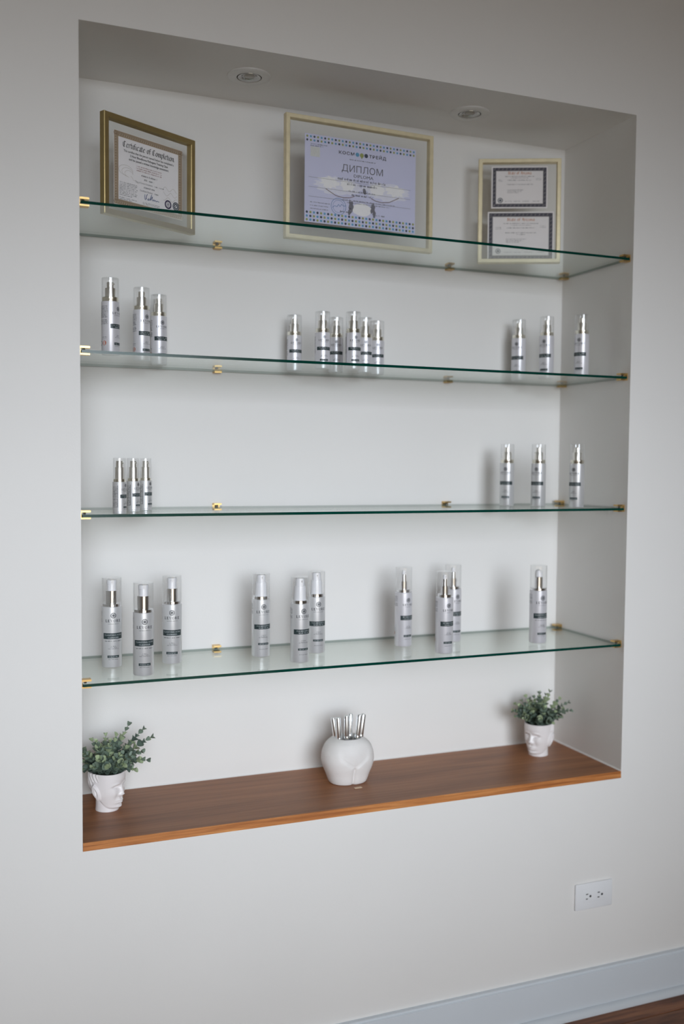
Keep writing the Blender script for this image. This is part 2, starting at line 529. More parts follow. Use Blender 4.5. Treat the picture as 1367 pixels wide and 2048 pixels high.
def serif_word(pr, xc, z, width, h):
    """LEVORE in high-contrast serif capitals"""
    L = {'L': 0.85, 'E': 0.9, 'V': 1.0, 'O': 1.05, 'R': 1.0}
    word = 'LEVORE'
    gap = 0.30
    tot = sum(L[c] for c in word) + gap * (len(word) - 1)
    k = width / tot
    x = xc - width / 2
    T, t = 0.27, 0.11   # stem, hairline (in cap heights)
    def R(a, b, c, d): pr.rect(x + a * k, x + b * k, z + c * h, z + d * h)
    def P(*p): pr.poly([(x + a * k, z + b * h) for a, b in p])
    for c in word:
        wd = L[c]
        if c in 'LER':
            R(0.0, T + 0.16, 0, t); R(0.0, T + 0.16, 1 - t, 1); R(0.08, 0.08 + T, 0, 1)
        if c == 'L':
            R(0.1, 0.78, 0, t); P((0.70, 0), (0.80, 0), (0.80, 0.30), (0.75, 0.30))
        if c == 'E':
            R(0.1, 0.80, 0, t); R(0.1, 0.78, 1 - t, 1); R(0.1, 0.6, 0.47, 0.47 + t)
            P((0.72, 0), (0.84, 0), (0.84, 0.28), (0.79, 0.28)); P((0.72, 1), (0.80, 1), (0.80, 0.74), (0.76, 0.74)); R(0.56, 0.62, 0.36, 0.64)
        if c == 'V':
            P((0.05, 1), (0.27, 1), (0.56, 0.0), (0.48, 0.0)); P((0.52, 0.0), (0.57, 0.0), (0.93, 1), (0.86, 1))
            R(-0.02, 0.36, 1 - t, 1); R(0.76, 1.02, 1 - t, 1)
        if c == 'O':
            n = 18
            for i in range(n):
                a, b = 2 * pi * i / n, 2 * pi * (i + 1) / n
                q = lambda an, ro, ri: [(0.52 + ro * cos(an) * 1.0, 0.5 + 0.51 * sin(an)), (0.52 + ri * cos(an), 0.5 + 0.44 * sin(an))]
                p1, p2 = q(a, 0.5, 0.31), q(b, 0.5, 0.31)
                P(p1[0], p2[0], p2[1], p1[1])
        if c == 'R':
            R(0.1, 0.55, 1 - t, 1); R(0.1, 0.55, 0.46, 0.46 + t)
            n = 8
            for i in range(n):
                a, b = -pi / 2 + pi * i / n, -pi / 2 + pi * (i + 1) / n
                q = lambda an: [(0.52 + 0.27 * cos(an), 0.73 + 0.27 * sin(an)), (0.50 + 0.12 * cos(an), 0.73 + 0.2 * sin(an))]
                p1, p2 = q(a), q(b)
                P(p1[0], p2[0], p2[1], p1[1])
            P((0.42, 0.48), (0.62, 0.48), (0.98, 0), (0.76, 0)); R(0.74, 1.04, 0, t)
        x += (wd + gap) * k

def emblem(pr, xc, zc, r):
    """round rosette emblem of looping petals"""
    pr.ring(xc, zc, r, r * 0.13, 28)
    for k in range(8):
        a = 2 * pi * k / 8
        pts = []
        for i in range(9):
            t = i / 8
            rr = r * 0.92 * t
            an = a + 0.9 * sin(pi * t) * 0.75
            pts.append((xc + rr * cos(an), zc + rr * sin(an)))
        pr.line(pts, r * 0.085)
        pts = []
        for i in range(9):
            t = i / 8
            rr = r * 0.92 * t
            an = a - 0.9 * sin(pi * t) * 0.75
            pts.append((xc + rr * cos(an), zc + rr * sin(an)))
        pr.line(pts, r * 0.085)
    pr.disc(xc, zc, r * 0.2, 10)

# ------------------------------------------------------------------ the room
NW, NH, ND, BT = 1.366, 1.6763, 0.3076, 0.018
FZ = -0.622                 # floor
RX0, RX1, RY0, CZ = -1.5, 3.0, WY, 2.15

def rect_with_hole_y(mb, y, X, Z, flip=False):
    """X=(x0,hx0,hx1,x1), Z likewise: a wall face with a hole"""
    for i in range(3):
        for j in range(3):
            if i == 1 and j == 1: continue
            mb.add([(X[i], y, Z[j]), (X[i + 1], y, Z[j]), (X[i + 1], y, Z[j + 1]), (X[i], y, Z[j + 1])], [(0, 1, 2, 3)])

mb = MB()
X = (RX0, 0, NW, RX1); Z = (FZ, -BT, NH, CZ)
rect_with_hole_y(mb, 0, X, Z)
a, b, c, d = 0, NW, -BT, NH
Y = ND
mb.add([(a, 0, c), (a, Y, c), (a, Y, d), (a, 0, d)], [(0, 1, 2, 3)])
mb.add([(b, 0, c), (b, Y, c), (b, Y, d), (b, 0, d)], [(0, 1, 2, 3)])
mb.add([(a, 0, d), (b, 0, d), (b, Y, d), (a, Y, d)], [(0, 1, 2, 3)])
mb.add([(a, 0, c), (b, 0, c), (b, Y, c), (a, Y, c)], [(0, 1, 2, 3)])
mb.add([(a, Y, c), (b, Y, c), (b, Y, d), (a, Y, d)], [(0, 1, 2, 3)])
Y2 = 0.42
mb.add([(RX0, Y2, FZ), (RX1, Y2, FZ), (RX1, Y2, CZ), (RX0, Y2, CZ)], [(0, 1, 2, 3)])
mb.add([(RX0, 0, FZ), (RX0, Y2, FZ), (RX0, Y2, CZ), (RX0, 0, CZ)], [(0, 1, 2, 3)])
mb.add([(RX1, 0, FZ), (RX1, Y2, FZ), (RX1, Y2, CZ), (RX1, 0, CZ)], [(0, 1, 2, 3)])
mb.add([(RX0, 0, FZ), (RX1, 0, FZ), (RX1, Y2, FZ), (RX0, Y2, FZ)], [(0, 1, 2, 3)])
mb.add([(RX0, 0, CZ), (RX1, 0, CZ), (RX1, Y2, CZ), (RX0, Y2, CZ)], [(0, 1, 2, 3)])
wall = mb.build('wall_back', 'wall_paint')
tag(wall, 'off-white plaster wall with a deep rectangular display niche', kind='structure')

mb = MB()
X = (RX0, WX0, WX1, RX1); Z = (FZ, WZ0, WZ1, CZ)
for yy in (WY, WY - 0.1):
    rect_with_hole_y(mb, yy, X, Z)
for (x0, x1, z0, z1) in ((WX0, WX0, WZ0, WZ1), (WX1, WX1, WZ0, WZ1), (RX0, RX0, FZ, CZ), (RX1, RX1, FZ, CZ)):
    mb.add([(x0, WY, z0), (x0, WY - 0.1, z0), (x0, WY - 0.1, z1), (x0, WY, z1)], [(0, 1, 2, 3)])
for (x0, x1, z0) in ((WX0, WX1, WZ0), (WX0, WX1, WZ1), (RX0, RX1, FZ), (RX0, RX1, CZ)):
    mb.add([(x0, WY, z0), (x1, WY, z0), (x1, WY - 0.1, z0), (x0, WY - 0.1, z0)], [(0, 1, 2, 3)])
wf = mb.build('wall_front', 'room_paint'); tag(wf, 'beige wall with a wide window facing the niche', kind='structure')
tag(MB().box(RX0 - 0.1, RX0, WY - 0.1, 0.42, FZ - 0.05, CZ).build('wall_left', 'room_paint'), 'beige side wall of the room', kind='structure')
tag(MB().box(RX1, RX1 + 0.1, WY - 0.1, 0.42, FZ - 0.05, CZ).build('wall_right', 'room_paint'), 'beige far side wall of the room', kind='structure')
tag(MB().box(RX0 - 0.1, RX1 + 0.1, WY - 0.1, 0.42, CZ, CZ + 0.1).build('ceiling', 'ceiling_paint'), 'plain white ceiling of the room', kind='structure')

win = MB()
fw = 0.05
for (x0, x1, z0, z1) in ((WX0, WX1, WZ0, WZ0 + fw), (WX0, WX1, WZ1 - fw, WZ1), (WX0, WX0 + fw, WZ0 + fw, WZ1 - fw), (WX1 - fw, WX1, WZ0 + fw, WZ1 - fw), (0.175, 0.225, WZ0 + fw, WZ1 - fw)):
    win.box(x0, x1, WY - 0.07, WY - 0.03, z0, z1)
wo = win.build('window_1', 'trim_paint'); tag(wo, 'wide white framed window opposite the niche', kind='structure')

# floor: slab with planks proud of it
fl = MB().box(RX0, RX1, RY0, 0.0, FZ - 0.05, FZ - 0.004).build('floor', 'floor_joint')
tag(fl, 'dark brown hardwood plank floor', kind='structure')
PWD = 0.083
cuts = {}
row = 0
y = -0.001
while y - PWD > RY0:
    off = [0.55, 1.9, 1.2, 2.4, 0.2, 1.55][row % 6]
    xs = [RX0] + [q for q in (RX0 + off, RX0 + off + 1.5, RX0 + off + 3.0) if RX0 < q < RX1 - 0.05] + [RX1]
    for x0, x1 in zip(xs[:-1], xs[1:]):
        L = round(x1 - x0, 3)
        if L not in cuts:
            cuts[L] = bevel_box(0.0008, L - 0.0008, -PWD + 0.0008, -0.0008, -0.0038, 0.0, 0.0012, 1).mesh('plank', 'floor_wood')
        o = bpy.data.objects.new('plank', cuts[L])
        o.location = (x0, y, FZ)
        link(o, fl)
    y -= PWD
    row += 1

# baseboard: board with a stepped cap, shoe moulding below
BZ = -0.509
mb = MB()
prof = [(0, FZ), (-0.016, FZ), (-0.016, BZ - 0.006), (-0.0125, BZ - 0.0045), (-0.0125, BZ - 0.002), (-0.0105, BZ), (0, BZ)]
n = len(prof)
vs_ = [(RX0, p[0], p[1]) for p in prof] + [(RX1, p[0], p[1]) for p in prof]
mb.add(vs_, [(i, (i + 1) % n, n + (i + 1) % n, n + i) for i in range(n)] + [tuple(range(n)), tuple(range(2 * n - 1, n - 1, -1))])
bb = mb.build('baseboard_back', 'trim_paint'); tag(bb, 'tall white baseboard along the niche wall', kind='structure')
mb = MB()
prof = [(-0.0165, FZ), (-0.030, FZ), (-0.030, FZ + 0.006), (-0.027, FZ + 0.013), (-0.022, FZ + 0.017), (-0.0165, FZ + 0.018)]
n = len(prof)
vs_ = [(RX0, p[0], p[1]) for p in prof] + [(RX1, p[0], p[1]) for p in prof]
mb.add(vs_, [(i, (i + 1) % n, n + (i + 1) % n, n + i) for i in range(n)] + [tuple(range(n)), tuple(range(2 * n - 1, n - 1, -1))])
mb.build('shoe_moulding', 'trim_paint', bb, smooth=40)

# caulk bead where the niche walls meet the sill
mb = MB()
mb.add([(0, ND, 0.003), (NW, ND, 0.003), (NW, ND - 0.003, 0), (0, ND - 0.003, 0), (0, ND, 0), (NW, ND, 0)], [(0, 1, 2, 3), (3, 2, 5, 4), (0, 4, 5, 1), (0, 3, 4), (1, 5, 2)])
mb.add([(NW, 0.002, 0.003), (NW, ND, 0.003), (NW - 0.003, ND, 0), (NW - 0.003, 0.002, 0), (NW, 0.002, 0), (NW, ND, 0)], [(0, 1, 2, 3), (3, 2, 5, 4), (0, 4, 5, 1), (0, 3, 4), (1, 5, 2)])
cb = mb.build('trim_1', 'wall_paint'); tag(cb, 'thin white caulk bead around the oak sill', kind='structure')

# ------------------------------------------------------------------ oak sill board
sill = empty('sill_board', (NW / 2, ND / 2, -BT))
sill.location = (0, 0, -BT)
tag(sill, 'brown oak board lining the bottom of the niche', 'shelf board')
MB().box(0.0006, NW - 0.0006, 0.0022, ND - 0.0004, 0.0002, BT).build('board', 'oak_top', sill)
tag(MB().box(0.0006, NW - 0.0006, -0.0012, 0.0021, 0.0002, BT).build('edge_band', 'oak_edge', sill), 'light orange oak edge strip')

# ------------------------------------------------------------------ glass shelves and brass clips
SH = [1.3225, 1.0225, 0.6855, 0.3325]
GT = 0.006
GX0, GX1, GY0, GY1 = 0.004, NW - 0.004, 0.008, ND - 0.0045
names = ['topmost glass shelf holding the framed certificates', 'second glass shelf from the top holding twelve small pump bottles',
         'third glass shelf from the top with six slim bottles and a bare middle', 'lowest glass shelf of the niche holding ten tall silver bottles']
for z, lab in zip(SH, names):
    mb = MB()
    z0, z1 = z - GT, z
    P8 = [(GX0, GY0, z0), (GX1, GY0, z0), (GX1, GY1, z0), (GX0, GY1, z0), (GX0, GY0, z1), (GX1, GY0, z1), (GX1, GY1, z1), (GX0, GY1, z1)]
    mb.add(P8, [(0, 3, 2, 1), (4, 5, 6, 7)], 0)
    mb.add(P8, [(0, 1, 5, 4)], 1)
    mb.add(P8, [(1, 2, 6, 5), (2, 3, 7, 6), (3, 0, 4, 7)], 2)
    o = mb.build('glass_shelf', ['shelf_glass', 'glass_edge_front', 'glass_edge_side_rear'])
    tag(o, lab, 'shelf', 'glass shelves in the niche')

# clip modelled on a wall at local x=0, reaching +x
CL, CH, CWD = 0.021, 0.0185, 0.018
clip_body = MB()
pro = [(0, -0.0095), (CL, -0.0095), (CL, -0.0062), (0.0022, -0.0062), (0.0022, 0.0045), (CL, 0.0045), (CL, 0.0085), (0, 0.0085)]
n = len(pro)
vs_ = [(x, -CWD / 2, zz) for x, zz in pro] + [(x, CWD / 2, zz) for x, zz in pro]
clip_body.add(vs_, [(i, (i + 1) % n, n + (i + 1) % n, n + i) for i in range(n)])
for s in (0, n):
    clip_body.add([vs_[s + i] for i in (0, 1, 2, 3)], [(0, 1, 2, 3)])
    clip_body.add([vs_[s + i] for i in (0, 3, 4, 7)], [(0, 1, 2, 3)])
    clip_body.add([vs_[s + i] for i in (4, 5, 6, 7)], [(0, 1, 2, 3)])
me_clip = clip_body.mesh('clip_body', 'brass')
me_screw = MB().lathe([(0.0028, 0.0), (0.0028, 0.0045)], 12, 0.0095, 0).mesh('clamp_screw', 'screw_steel')
me_pad = MB().box(0.003, CL - 0.003, -CWD / 2 + 0.002, CWD / 2 - 0.002, -0.0062, -0.0060).mesh('rubber_pad', 'clip_gasket')
sh_names = ['topmost', 'second', 'third', 'lowest']
def clip(loc, rz, label, group):
    t = empty('shelf_clip', loc, rz)
    tag(t, label, 'shelf clip', group)
    for nm, me in (('clip_body', me_clip), ('clamp_screw', me_screw), ('rubber_pad', me_pad)):
        o = bpy.data.objects.new(nm, me); link(o, t)
ordn = ['topmost', 'second highest', 'third highest', 'lowest']
ends_front = ['beside the rotated gold certificate frame', 'beside three white label bottles', 'beside three very small bottles', 'beside three bottles with chrome necks']
for z, od, ef in zip(SH, ordn, ends_front):
    zz = z
    zc = z - GT + 0.0060
    clip((0.0, 0.020, zc), 0, 'front corner brass clip of the %s glass shelf %s' % (od, ef), 'brass shelf clips')
    clip((0.0, ND - 0.022, zc), 0, 'rear corner brass clip of the %s glass shelf %s' % (od, ef), 'brass shelf clips')
    clip((NW, 0.020, zc), pi, 'front brass clip of the %s glass shelf on the shaded side wall' % od, 'brass shelf clips')
    clip((NW, ND - 0.022, zc), pi, 'rear corner brass clip of the %s glass shelf by the shaded side wall' % od, 'brass shelf clips')
    clip((0.3635, ND, zc), -pi / 2, 'rear wall brass clip of the %s glass shelf, farther from the shaded side' % od, 'brass shelf clips')
    clip((1.001, ND, zc), -pi / 2, 'rear wall brass clip of the %s glass shelf, nearer the shaded side' % od, 'brass shelf clips')

# ------------------------------------------------------------------ downlights in the niche ceiling (switched off)
def downlight(x, y, label):
    t = empty('downlight', (x, y, NH))
    tag(t, label, 'downlight', 'recessed downlights in the niche ceiling')
    MB().lathe([(0.050, 0.0), (0.0495, -0.0022), (0.046, -0.0042), (0.030, -0.0050), (0.0288, -0.0042), (0.0288, -0.0008)], 48).build('trim_ring', 'lamp_white', t, smooth=40)
    MB().lathe([(0.0286, -0.0014), (0.0276, -0.0014), (0.0276, -0.0010), (0.0286, -0.0010)], 40, close=True).build('shadow_gap', 'lamp_shadow_gap', t, smooth=40)
    b = MB().lathe([(0.0274, -0.0012), (0.0262, -0.0044), (0.0235, -0.0040), (0.0150, -0.0012), (0.0146, -0.0005)], 40).build('swivel_reflector', 'lamp_reflector', t, smooth=50)
    MB().lathe([(0.0142, -0.0006), (0.012, -0.0026), (0.006, -0.0036), (0.0005, -0.0038)], 28).build('lens', 'lamp_lens', b, smooth=60)
downlight(0.3965, 0.143, 'unlit white round downlight over the gap between certificate and diploma')
downlight(0.9735, 0.152, 'unlit white round downlight over the gap between the diploma and the two-certificate frame')

# ------------------------------------------------------------------ wall outlet
t = empty('wall_outlet', (1.2855, 0, -0.3155))
tag(t, 'white duplex power outlet mounted sideways above the baseboard', 'outlet')
bevel_box(-0.057, 0.057, -0.0062, 0, -0.0342, 0.0342, 0.0022, 2).build('cover_plate', 'plate_plastic', t, smooth=50)
rc = bevel_box(-0.0335, 0.0335, -0.0064, -0.0058, -0.0166, 0.0166, 0.0002, 2).build('receptacle', 'plate_plastic', t, smooth=50)
for cx in (-0.0185, 0.0175):
    for dz, hh in ((0.0062, 0.0036), (-0.0062, 0.0030)):
        MB().box(cx - 0.009 + 0.002, cx - 0.009 + 0.002 + hh * 1.9, -0.0068, -0.0064, dz - 0.0012, dz + 0.0012).build('slot', 'slot_black', rc)
    g = MB(); g.add([(cx + 0.0066 + 0.0030 * cos(2 * pi * k / 12), yy, 0.0030 * sin(2 * pi * k / 12)) for yy in (-0.0068, -0.0064) for k in range(12)],
                    [tuple(range(12)), tuple(range(23, 11, -1))] + [(k, (k + 1) % 12, 12 + (k + 1) % 12, 12 + k) for k in range(12)])
    g.build('ground_hole', 'slot_black', rc)

# ------------------------------------------------------------------ pump bottles
rnd = random.Random(3)
def label_meshes(kind, R, H):
    """printed label of one bottle kind: (name, mesh, parent part or None)"""
    out = []
    RP = R + 0.00015
    RQ = R + 0.0003
    s = H / 0.137
    W = R / 0.0223
    def Zt(mm): return H - mm * 0.001 * s
    if kind in 'ABC':
        sp = dict(em=19, er=6.3, lv=34, lh=6.0, lw=36, sub=38.6, b0=58.7, b1=72, bw=49, u=77.6, l3=(89, 91.7, 94.6), v0=109, v1=114.6, vw=27, vu=118.5)
        if kind == 'B': sp.update(b0=59, b1=70.5, em=17, lv=32, sub=36.5, u=None, l3=(85.5, 89, 90.9), v0=103, v1=108)
        if kind == 'C': sp.update(b0=58, b1=69.5, em=19, er=5.5, lv=33, lh=5, lw=30, sub=36.5, u=None, l3=(86, 89, 91), v0=107, v1=112.5, bw=42, vw=25)
    elif kind == 'D':
        s = H / 0.113
        sp = dict(em=15.6, er=4.8, lv=27.5, lh=4.6, lw=30, sub=30.5, b0=48, b1=57.5, bw=39, u=None, l3=(72, 74.5, 77), v0=87, v1=92.5, vw=22, vu=95.5)
    elif kind == 'G':   # shorter bottles
        s = H / 0.086
        sp = dict(em=11.5, er=3.9, lv=21, lh=4.0, lw=28, sub=23.5, b0=35, b1=43, bw=38, u=None, l3=(54, 56, 58), v0=64, v1=68.5, vw=21, vu=71)
    else:               # tiny bottles
        s = H / 0.067
        sp = dict(em=7.5, er=3.6, lv=18, lh=4.2, lw=22, sub=20, b0=26.5, b1=34, bw=29, u=None, l3=(42, 45, 47), v0=51, v1=55, vw=14, vu=58)
    W = 1.0 if kind != 'C' else 1.0
    mm = 0.001
    p = Print(); emblem(p, 0, 0, sp['er'] * mm); out.append(('emblem', p.wrapped('emblem', 'print_ink', RP, Zt(sp['em'])), None))
    p = Print(); serif_word(p, 0, 0, sp['lw'] * mm, sp['lh'] * mm); out.append(('brand_lettering', p.wrapped('brand_lettering', 'print_ink', RP, Zt(sp['lv'])), None))
    p = Print(); p.rect(-sp['bw'] / 2 * mm, sp['bw'] / 2 * mm, 0, Zt(sp['b0']) - Zt(sp['b1']), 18)
    out.append(('label_band', p.wrapped('label_band', 'print_dark', RP, Zt(sp['b1'])), None))
    bh = (Zt(sp['b0']) - Zt(sp['b1']))
    p = Print()
    if kind == 'A':
        p.text('CLARIFYING ACNE', 0, bh * 0.57, 0.0042, sp['bw'] * mm * 0.84, 0.01)
        p.text('CLEANSER', 0, bh * 0.14, 0.0042, sp['bw'] * mm * 0.52, 0.01)
    else:
        p.greek_c(0, sp['bw'] * mm * 0.7, bh * 0.58, bh * 0.26, rnd); p.greek_c(0, sp['bw'] * mm * 0.5, bh * 0.18, bh * 0.26, rnd)
    out.append(('band_lettering', p.wrapped('band_lettering', 'print_silver', RQ, Zt(sp['b1'])), 'label_band'))
    p = Print()
    p.greek_c(0, sp['lw'] * mm * 0.68, Zt(sp['sub']), 0.0016, rnd)
    if sp['u']: p.greek_c(0, sp['bw'] * mm * 0.86, Zt(sp['u']), 0.0024, rnd)
    for q, wd in zip(sp['l3'], (0.4, 0.55, 0.85)):
        p.greek_c(0, sp['vw'] * mm * wd, Zt(q), 0.0017, rnd)
    p.greek_c(0, sp['vw'] * mm * 0.8, Zt(sp['vu']) if sp.get('vu') else Zt(sp['v1'] + 3), 0.0019, rnd)
    out.append(('small_print', p.wrapped('small_print', 'print_ink', RP, 0), None))
    p = Print(); p.rect(-sp['vw'] / 2 * mm, sp['vw'] / 2 * mm, 0, Zt(sp['v0']) - Zt(sp['v1']), 10)
    out.append(('volume_bar', p.wrapped('volume_bar', 'print_dark', RP, Zt(sp['v1'])), None))
    vh = Zt(sp['v0']) - Zt(sp['v1'])
    p = Print(); p.greek_c(0, sp['vw'] * mm * 0.78, vh * 0.3, vh * 0.45, rnd)
    out.append(('bar_lettering', p.wrapped('bar_lettering', 'print_silver', RQ, Zt(sp['v1'])), 'volume_bar'))
    # side text blocks on the left flank of the label
    p = Print()
    a0, a1 = -R * radians(165), -R * radians(76 if kind != 'E' else 78)
    top = H - 0.0086 * s; k = 0
    nl, n2 = (9, 4) if kind in 'DG' else ((5, 3) if kind in 'ABC' else (14, 0))
    step = 0.0029 * s
    if kind == 'E':
        step = 0.0032
        p.line([(a1, top + .001), (a0, top + .001)], 0.0009); p.line([(a1, top + .001), (a1, top - 14 * step)], 0.0009)
        p.line([(a0, top - 14 * step), (a1, top - 14 * step)], 0.0009)
    for i in range(nl):
        p.greek(a0, a1 - 0.0012, top - (i + 1) * step, 0.0022, rnd, (4, 9))
    t2 = top - (nl + 0.9) * step
    for i in range(n2):
        p.greek(a0, a1 - 0.0012, t2 - (i + 1) * step, 0.0022, rnd, (4, 9))
    out.append(('side_text', p.wrapped('side_text', 'print_ink', RP, 0), None))
    if kind in 'DC':
        zc = H - 0.0885 * s if kind == 'D' else H - 0.104
        p = Print(); xx = -R * radians(100 if kind == 'D' else 118)
        p.disc(xx, zc, 0.0050, 18); out.append(('round_seal', p.wrapped('round_seal', 'print_red', RP, 0), None))
        p = Print(); p.ring(xx, zc, 0.0042, 0.0006); p.nib([(xx - .0018, zc - .001), (xx, zc + .002), (xx + .0018, zc - .001)], 0.0011)
        out.append(('seal_mark', p.wrapped('seal_mark', 'print_cream', RQ, 0), 'round_seal'))
        p = Print(); p.greek(xx - 0.006, xx + 0.006, zc + 0.0115, 0.0022, rnd); p.greek(xx - 0.006, xx + 0.004, zc + 0.008, 0.0022, rnd)
        p.ring(xx - 0.0115, zc, 0.0048, 0.0008)
        out.append(('seal_text', p.wrapped('seal_text', 'print_ink', RP, 0), None))
    return out

def bottle_parts(kind, body_mat):
    """list of (name, mesh, parent name)"""
    ps = []
    mm = 0.001
    def L(prof, nm, mt, par=None, n=40, sm=35):
        ps.append((nm, MB().lathe([(r * mm, z * mm) for r, z in prof], n).mesh(nm, mt, sm), par))
    def cap(r, z0, z1, th=1.3):
        ps.append(('clear_cap', MB().lathe([(r * mm, z0 * mm), (r * mm, (z1 - 1.2) * mm), ((r - 0.9) * mm, z1 * mm), (0.01 * mm, z1 * mm)] , 40).mesh('clear_cap', 'clear_plastic', 35), None))
    def cap2(r, z0, z1, th=1.2):
        m = MB()
        n = 40
        prof = [(r, z0), (r, z1 - 0.9), (r - 0.7, z1), (0.02, z1), (0.02, z1 - th), (r - th, z1 - th), (r - th, z0)]
        m.lathe([(a * mm, b * mm) for a, b in prof], n, close=True)
        ps.append(('clear_cap', m.mesh('clear_cap', 'clear_plastic', 35), None))
    def nozzle(r, z, ln, rad, mt, par):
        m = MB().tube((0, -r * 0.6 * mm, z * mm), (0, -(r + ln) * mm, (z - 0.6) * mm), rad * mm, rad * 0.8 * mm, 12)
        ps.append(('nozzle', m.mesh('nozzle', mt, 40), par))
    if kind in ('A', 'H'):
        R, H = 22.3, 137
        L([(20.2, 0), (21.6, 0.6), (R, 2.2), (R, H - 1.0), (R - 0.8, H), (13, H)], 'bottle_body', body_mat)
        L([(20.6, H), (20.6, H + 5.6), (20.0, H + 6.2), (10, H + 6.2)], 'neck_ring', 'chrome')
        if kind == 'A':
            L([(13.6, H + 6.2), (13.6, H + 35.0), (12.6, H + 35.6), (9, H + 35.6)], 'pump_collar', 'chrome')
            L([(10.2, H + 35.6), (10.2, H + 49), (9.6, H + 50), (11.2, H + 50.2), (11.2, H + 58), (10.4, H + 59)], 'pump_head', 'pump_white')
            nozzle(10, H + 55, 5, 2.4, 'pump_white', 'pump_head')
        else:
            L([(10.8, H + 6.2), (10.8, H + 34.0), (10.0, H + 34.6), (6, H + 34.6)], 'pump_collar', 'chrome')
            L([(9.8, H + 34.6), (9.0, H + 46), (7.4, H + 51), (3, H + 53)], 'pump_head', 'pump_white')
            nozzle(7, H + 48, 4, 2.0, 'pump_white', 'pump_head')
        cap2(21.9, H + 3.0, 201.5)
        lk, RR, HH = 'A', R, H
    elif kind == 'B':
        R, H = 21.8, 137
        L([(19.8, 0), (21.1, 0.6), (R, 2.2), (R, H - 1.0), (R - 0.8, H), (13, H)], 'bottle_body', body_mat)
        L([(19.0, H), (19.0, H + 6.6), (18.4, H + 7.2), (10, H + 7.2)], 'neck_ring', 'chrome')
        L([(14.6, H + 7.2), (14.0, H + 22), (13.2, H + 36), (12.6, H + 40), (11.4, H + 40.4)], 'pump_collar', 'pump_white')
        L([(11.2, H + 40.2), (10.6, H + 50), (10.3, H + 57.5), (9.6, H + 58.4)], 'pump_head', 'pump_white')
        nozzle(10, H + 52, 5.5, 2.2, 'pump_white', 'pump_head')
        cap2(21.6, H + 1.5, 198.5)
        lk, RR, HH = 'B', R, H
    elif kind == 'C':
        R, H = 21.8, 137
        L([(19.8, 0), (21.1, 0.6), (R, 2.2), (R, H - 1.0), (R - 0.8, H), (13, H)], 'bottle_body', body_mat)
        L([(17.0, H), (17.0, H + 6.4), (16.4, H + 7), (8, H + 7)], 'neck_ring', 'chrome')
        L([(9.2, H + 7), (9.2, H + 27.0), (8.6, H + 27.6), (5, H + 27.6)], 'pump_collar', 'chrome')
        L([(6.8, H + 27.6), (6.0, H + 44), (5.4, H + 44.6)], 'pump_stem', 'chrome')
        L([(5.6, H + 44.6), (5.2, H + 53), (4.2, H + 55)], 'pump_head', 'pump_white')
        nozzle(5, H + 50, 4, 1.8, 'pump_white', 'pump_head')
        cap2(21.4, H + 1.5, 200.5)
        lk, RR, HH = 'C', R, H
    elif kind in ('D', 'G'):
        R, H = (19.0, 113) if kind == 'D' else (18.4, 86)
        L([(17.4, 0), (18.4, 0.6), (R, 2.0), (R, H - 0.8), (R - 0.7, H), (11, H)], 'bottle_body', body_mat)
        L([(16.8, H), (16.8, H + 2.6), (17.2, H + 3.2), (17.2, H + 8.6), (16.6, H + 9.4), (8, H + 9.4)], 'neck_ring', 'champagne_ring')
        L([(11.0, H + 9.4), (11.0, H + 28.2), (10.5, H + 29), (6, H + 29)], 'pump_collar', 'champagne_silver')
        L([(7.3, H + 29), (7.3, H + 41), (6.6, H + 41.8)], 'pump_head', 'champagne_silver')
        nozzle(6, H + 38, 4, 1.7, 'champagne_silver', 'pump_head')
        cap2(18.3, H + 0.8, H + 50.5)
        lk, RR, HH = kind, R, H
    else:
        R, H = 14.2, 67
        L([(12.8, 0), (13.8, 0.4), (13.9, 3.6), (13.5, 4.0), (R, 4.6), (R, H - 0.6), (R - 0.6, H), (8, H)], 'bottle_body', body_mat)
        L([(12.4, H), (12.4, H + 5.4), (11.9, H + 6), (6, H + 6)], 'neck_ring', 'champagne_ring')
        L([(9.2, H + 6), (9.0, H + 30), (8.5, H + 30.6), (5, H + 30.6)], 'pump_collar', 'champagne_silver')
        L([(7.0, H + 30.6), (7.0, H + 43), (6.4, H + 43.8)], 'pump_head', 'champagne_silver')
        nozzle(6, H + 40, 3.5, 1.6, 'champagne_silver', 'pump_head')
        cap2(13.3, H + 0.8, 117.5)
        lk, RR, HH = 'E', R, H
    for nm, me, par in label_meshes(lk, RR * mm, HH * mm):
        ps.append((nm, me, par))
    return ps

KP = {}
def bottle(kind, bm_, x, y, z, off, label, group):
    key = (kind, bm_)
    if key not in KP:
        KP[key] = bottle_parts(kind, bm_)
    ang = atan2(CAM.y - y, CAM.x - x) + radians(off) + pi / 2     # label faces local -y
    t = empty('pump_bottle', (x, y, z + 0.0002), ang)
    tag(t, label, 'bottle', group)
    done = {}
    for nm, me, par in KP[key]:
        o = bpy.data.objects.new(nm, me)
        link(o, done[par] if par else t)
        if nm in STUFF_PRINT: o['kind'] = 'stuff'
        done[nm] = o

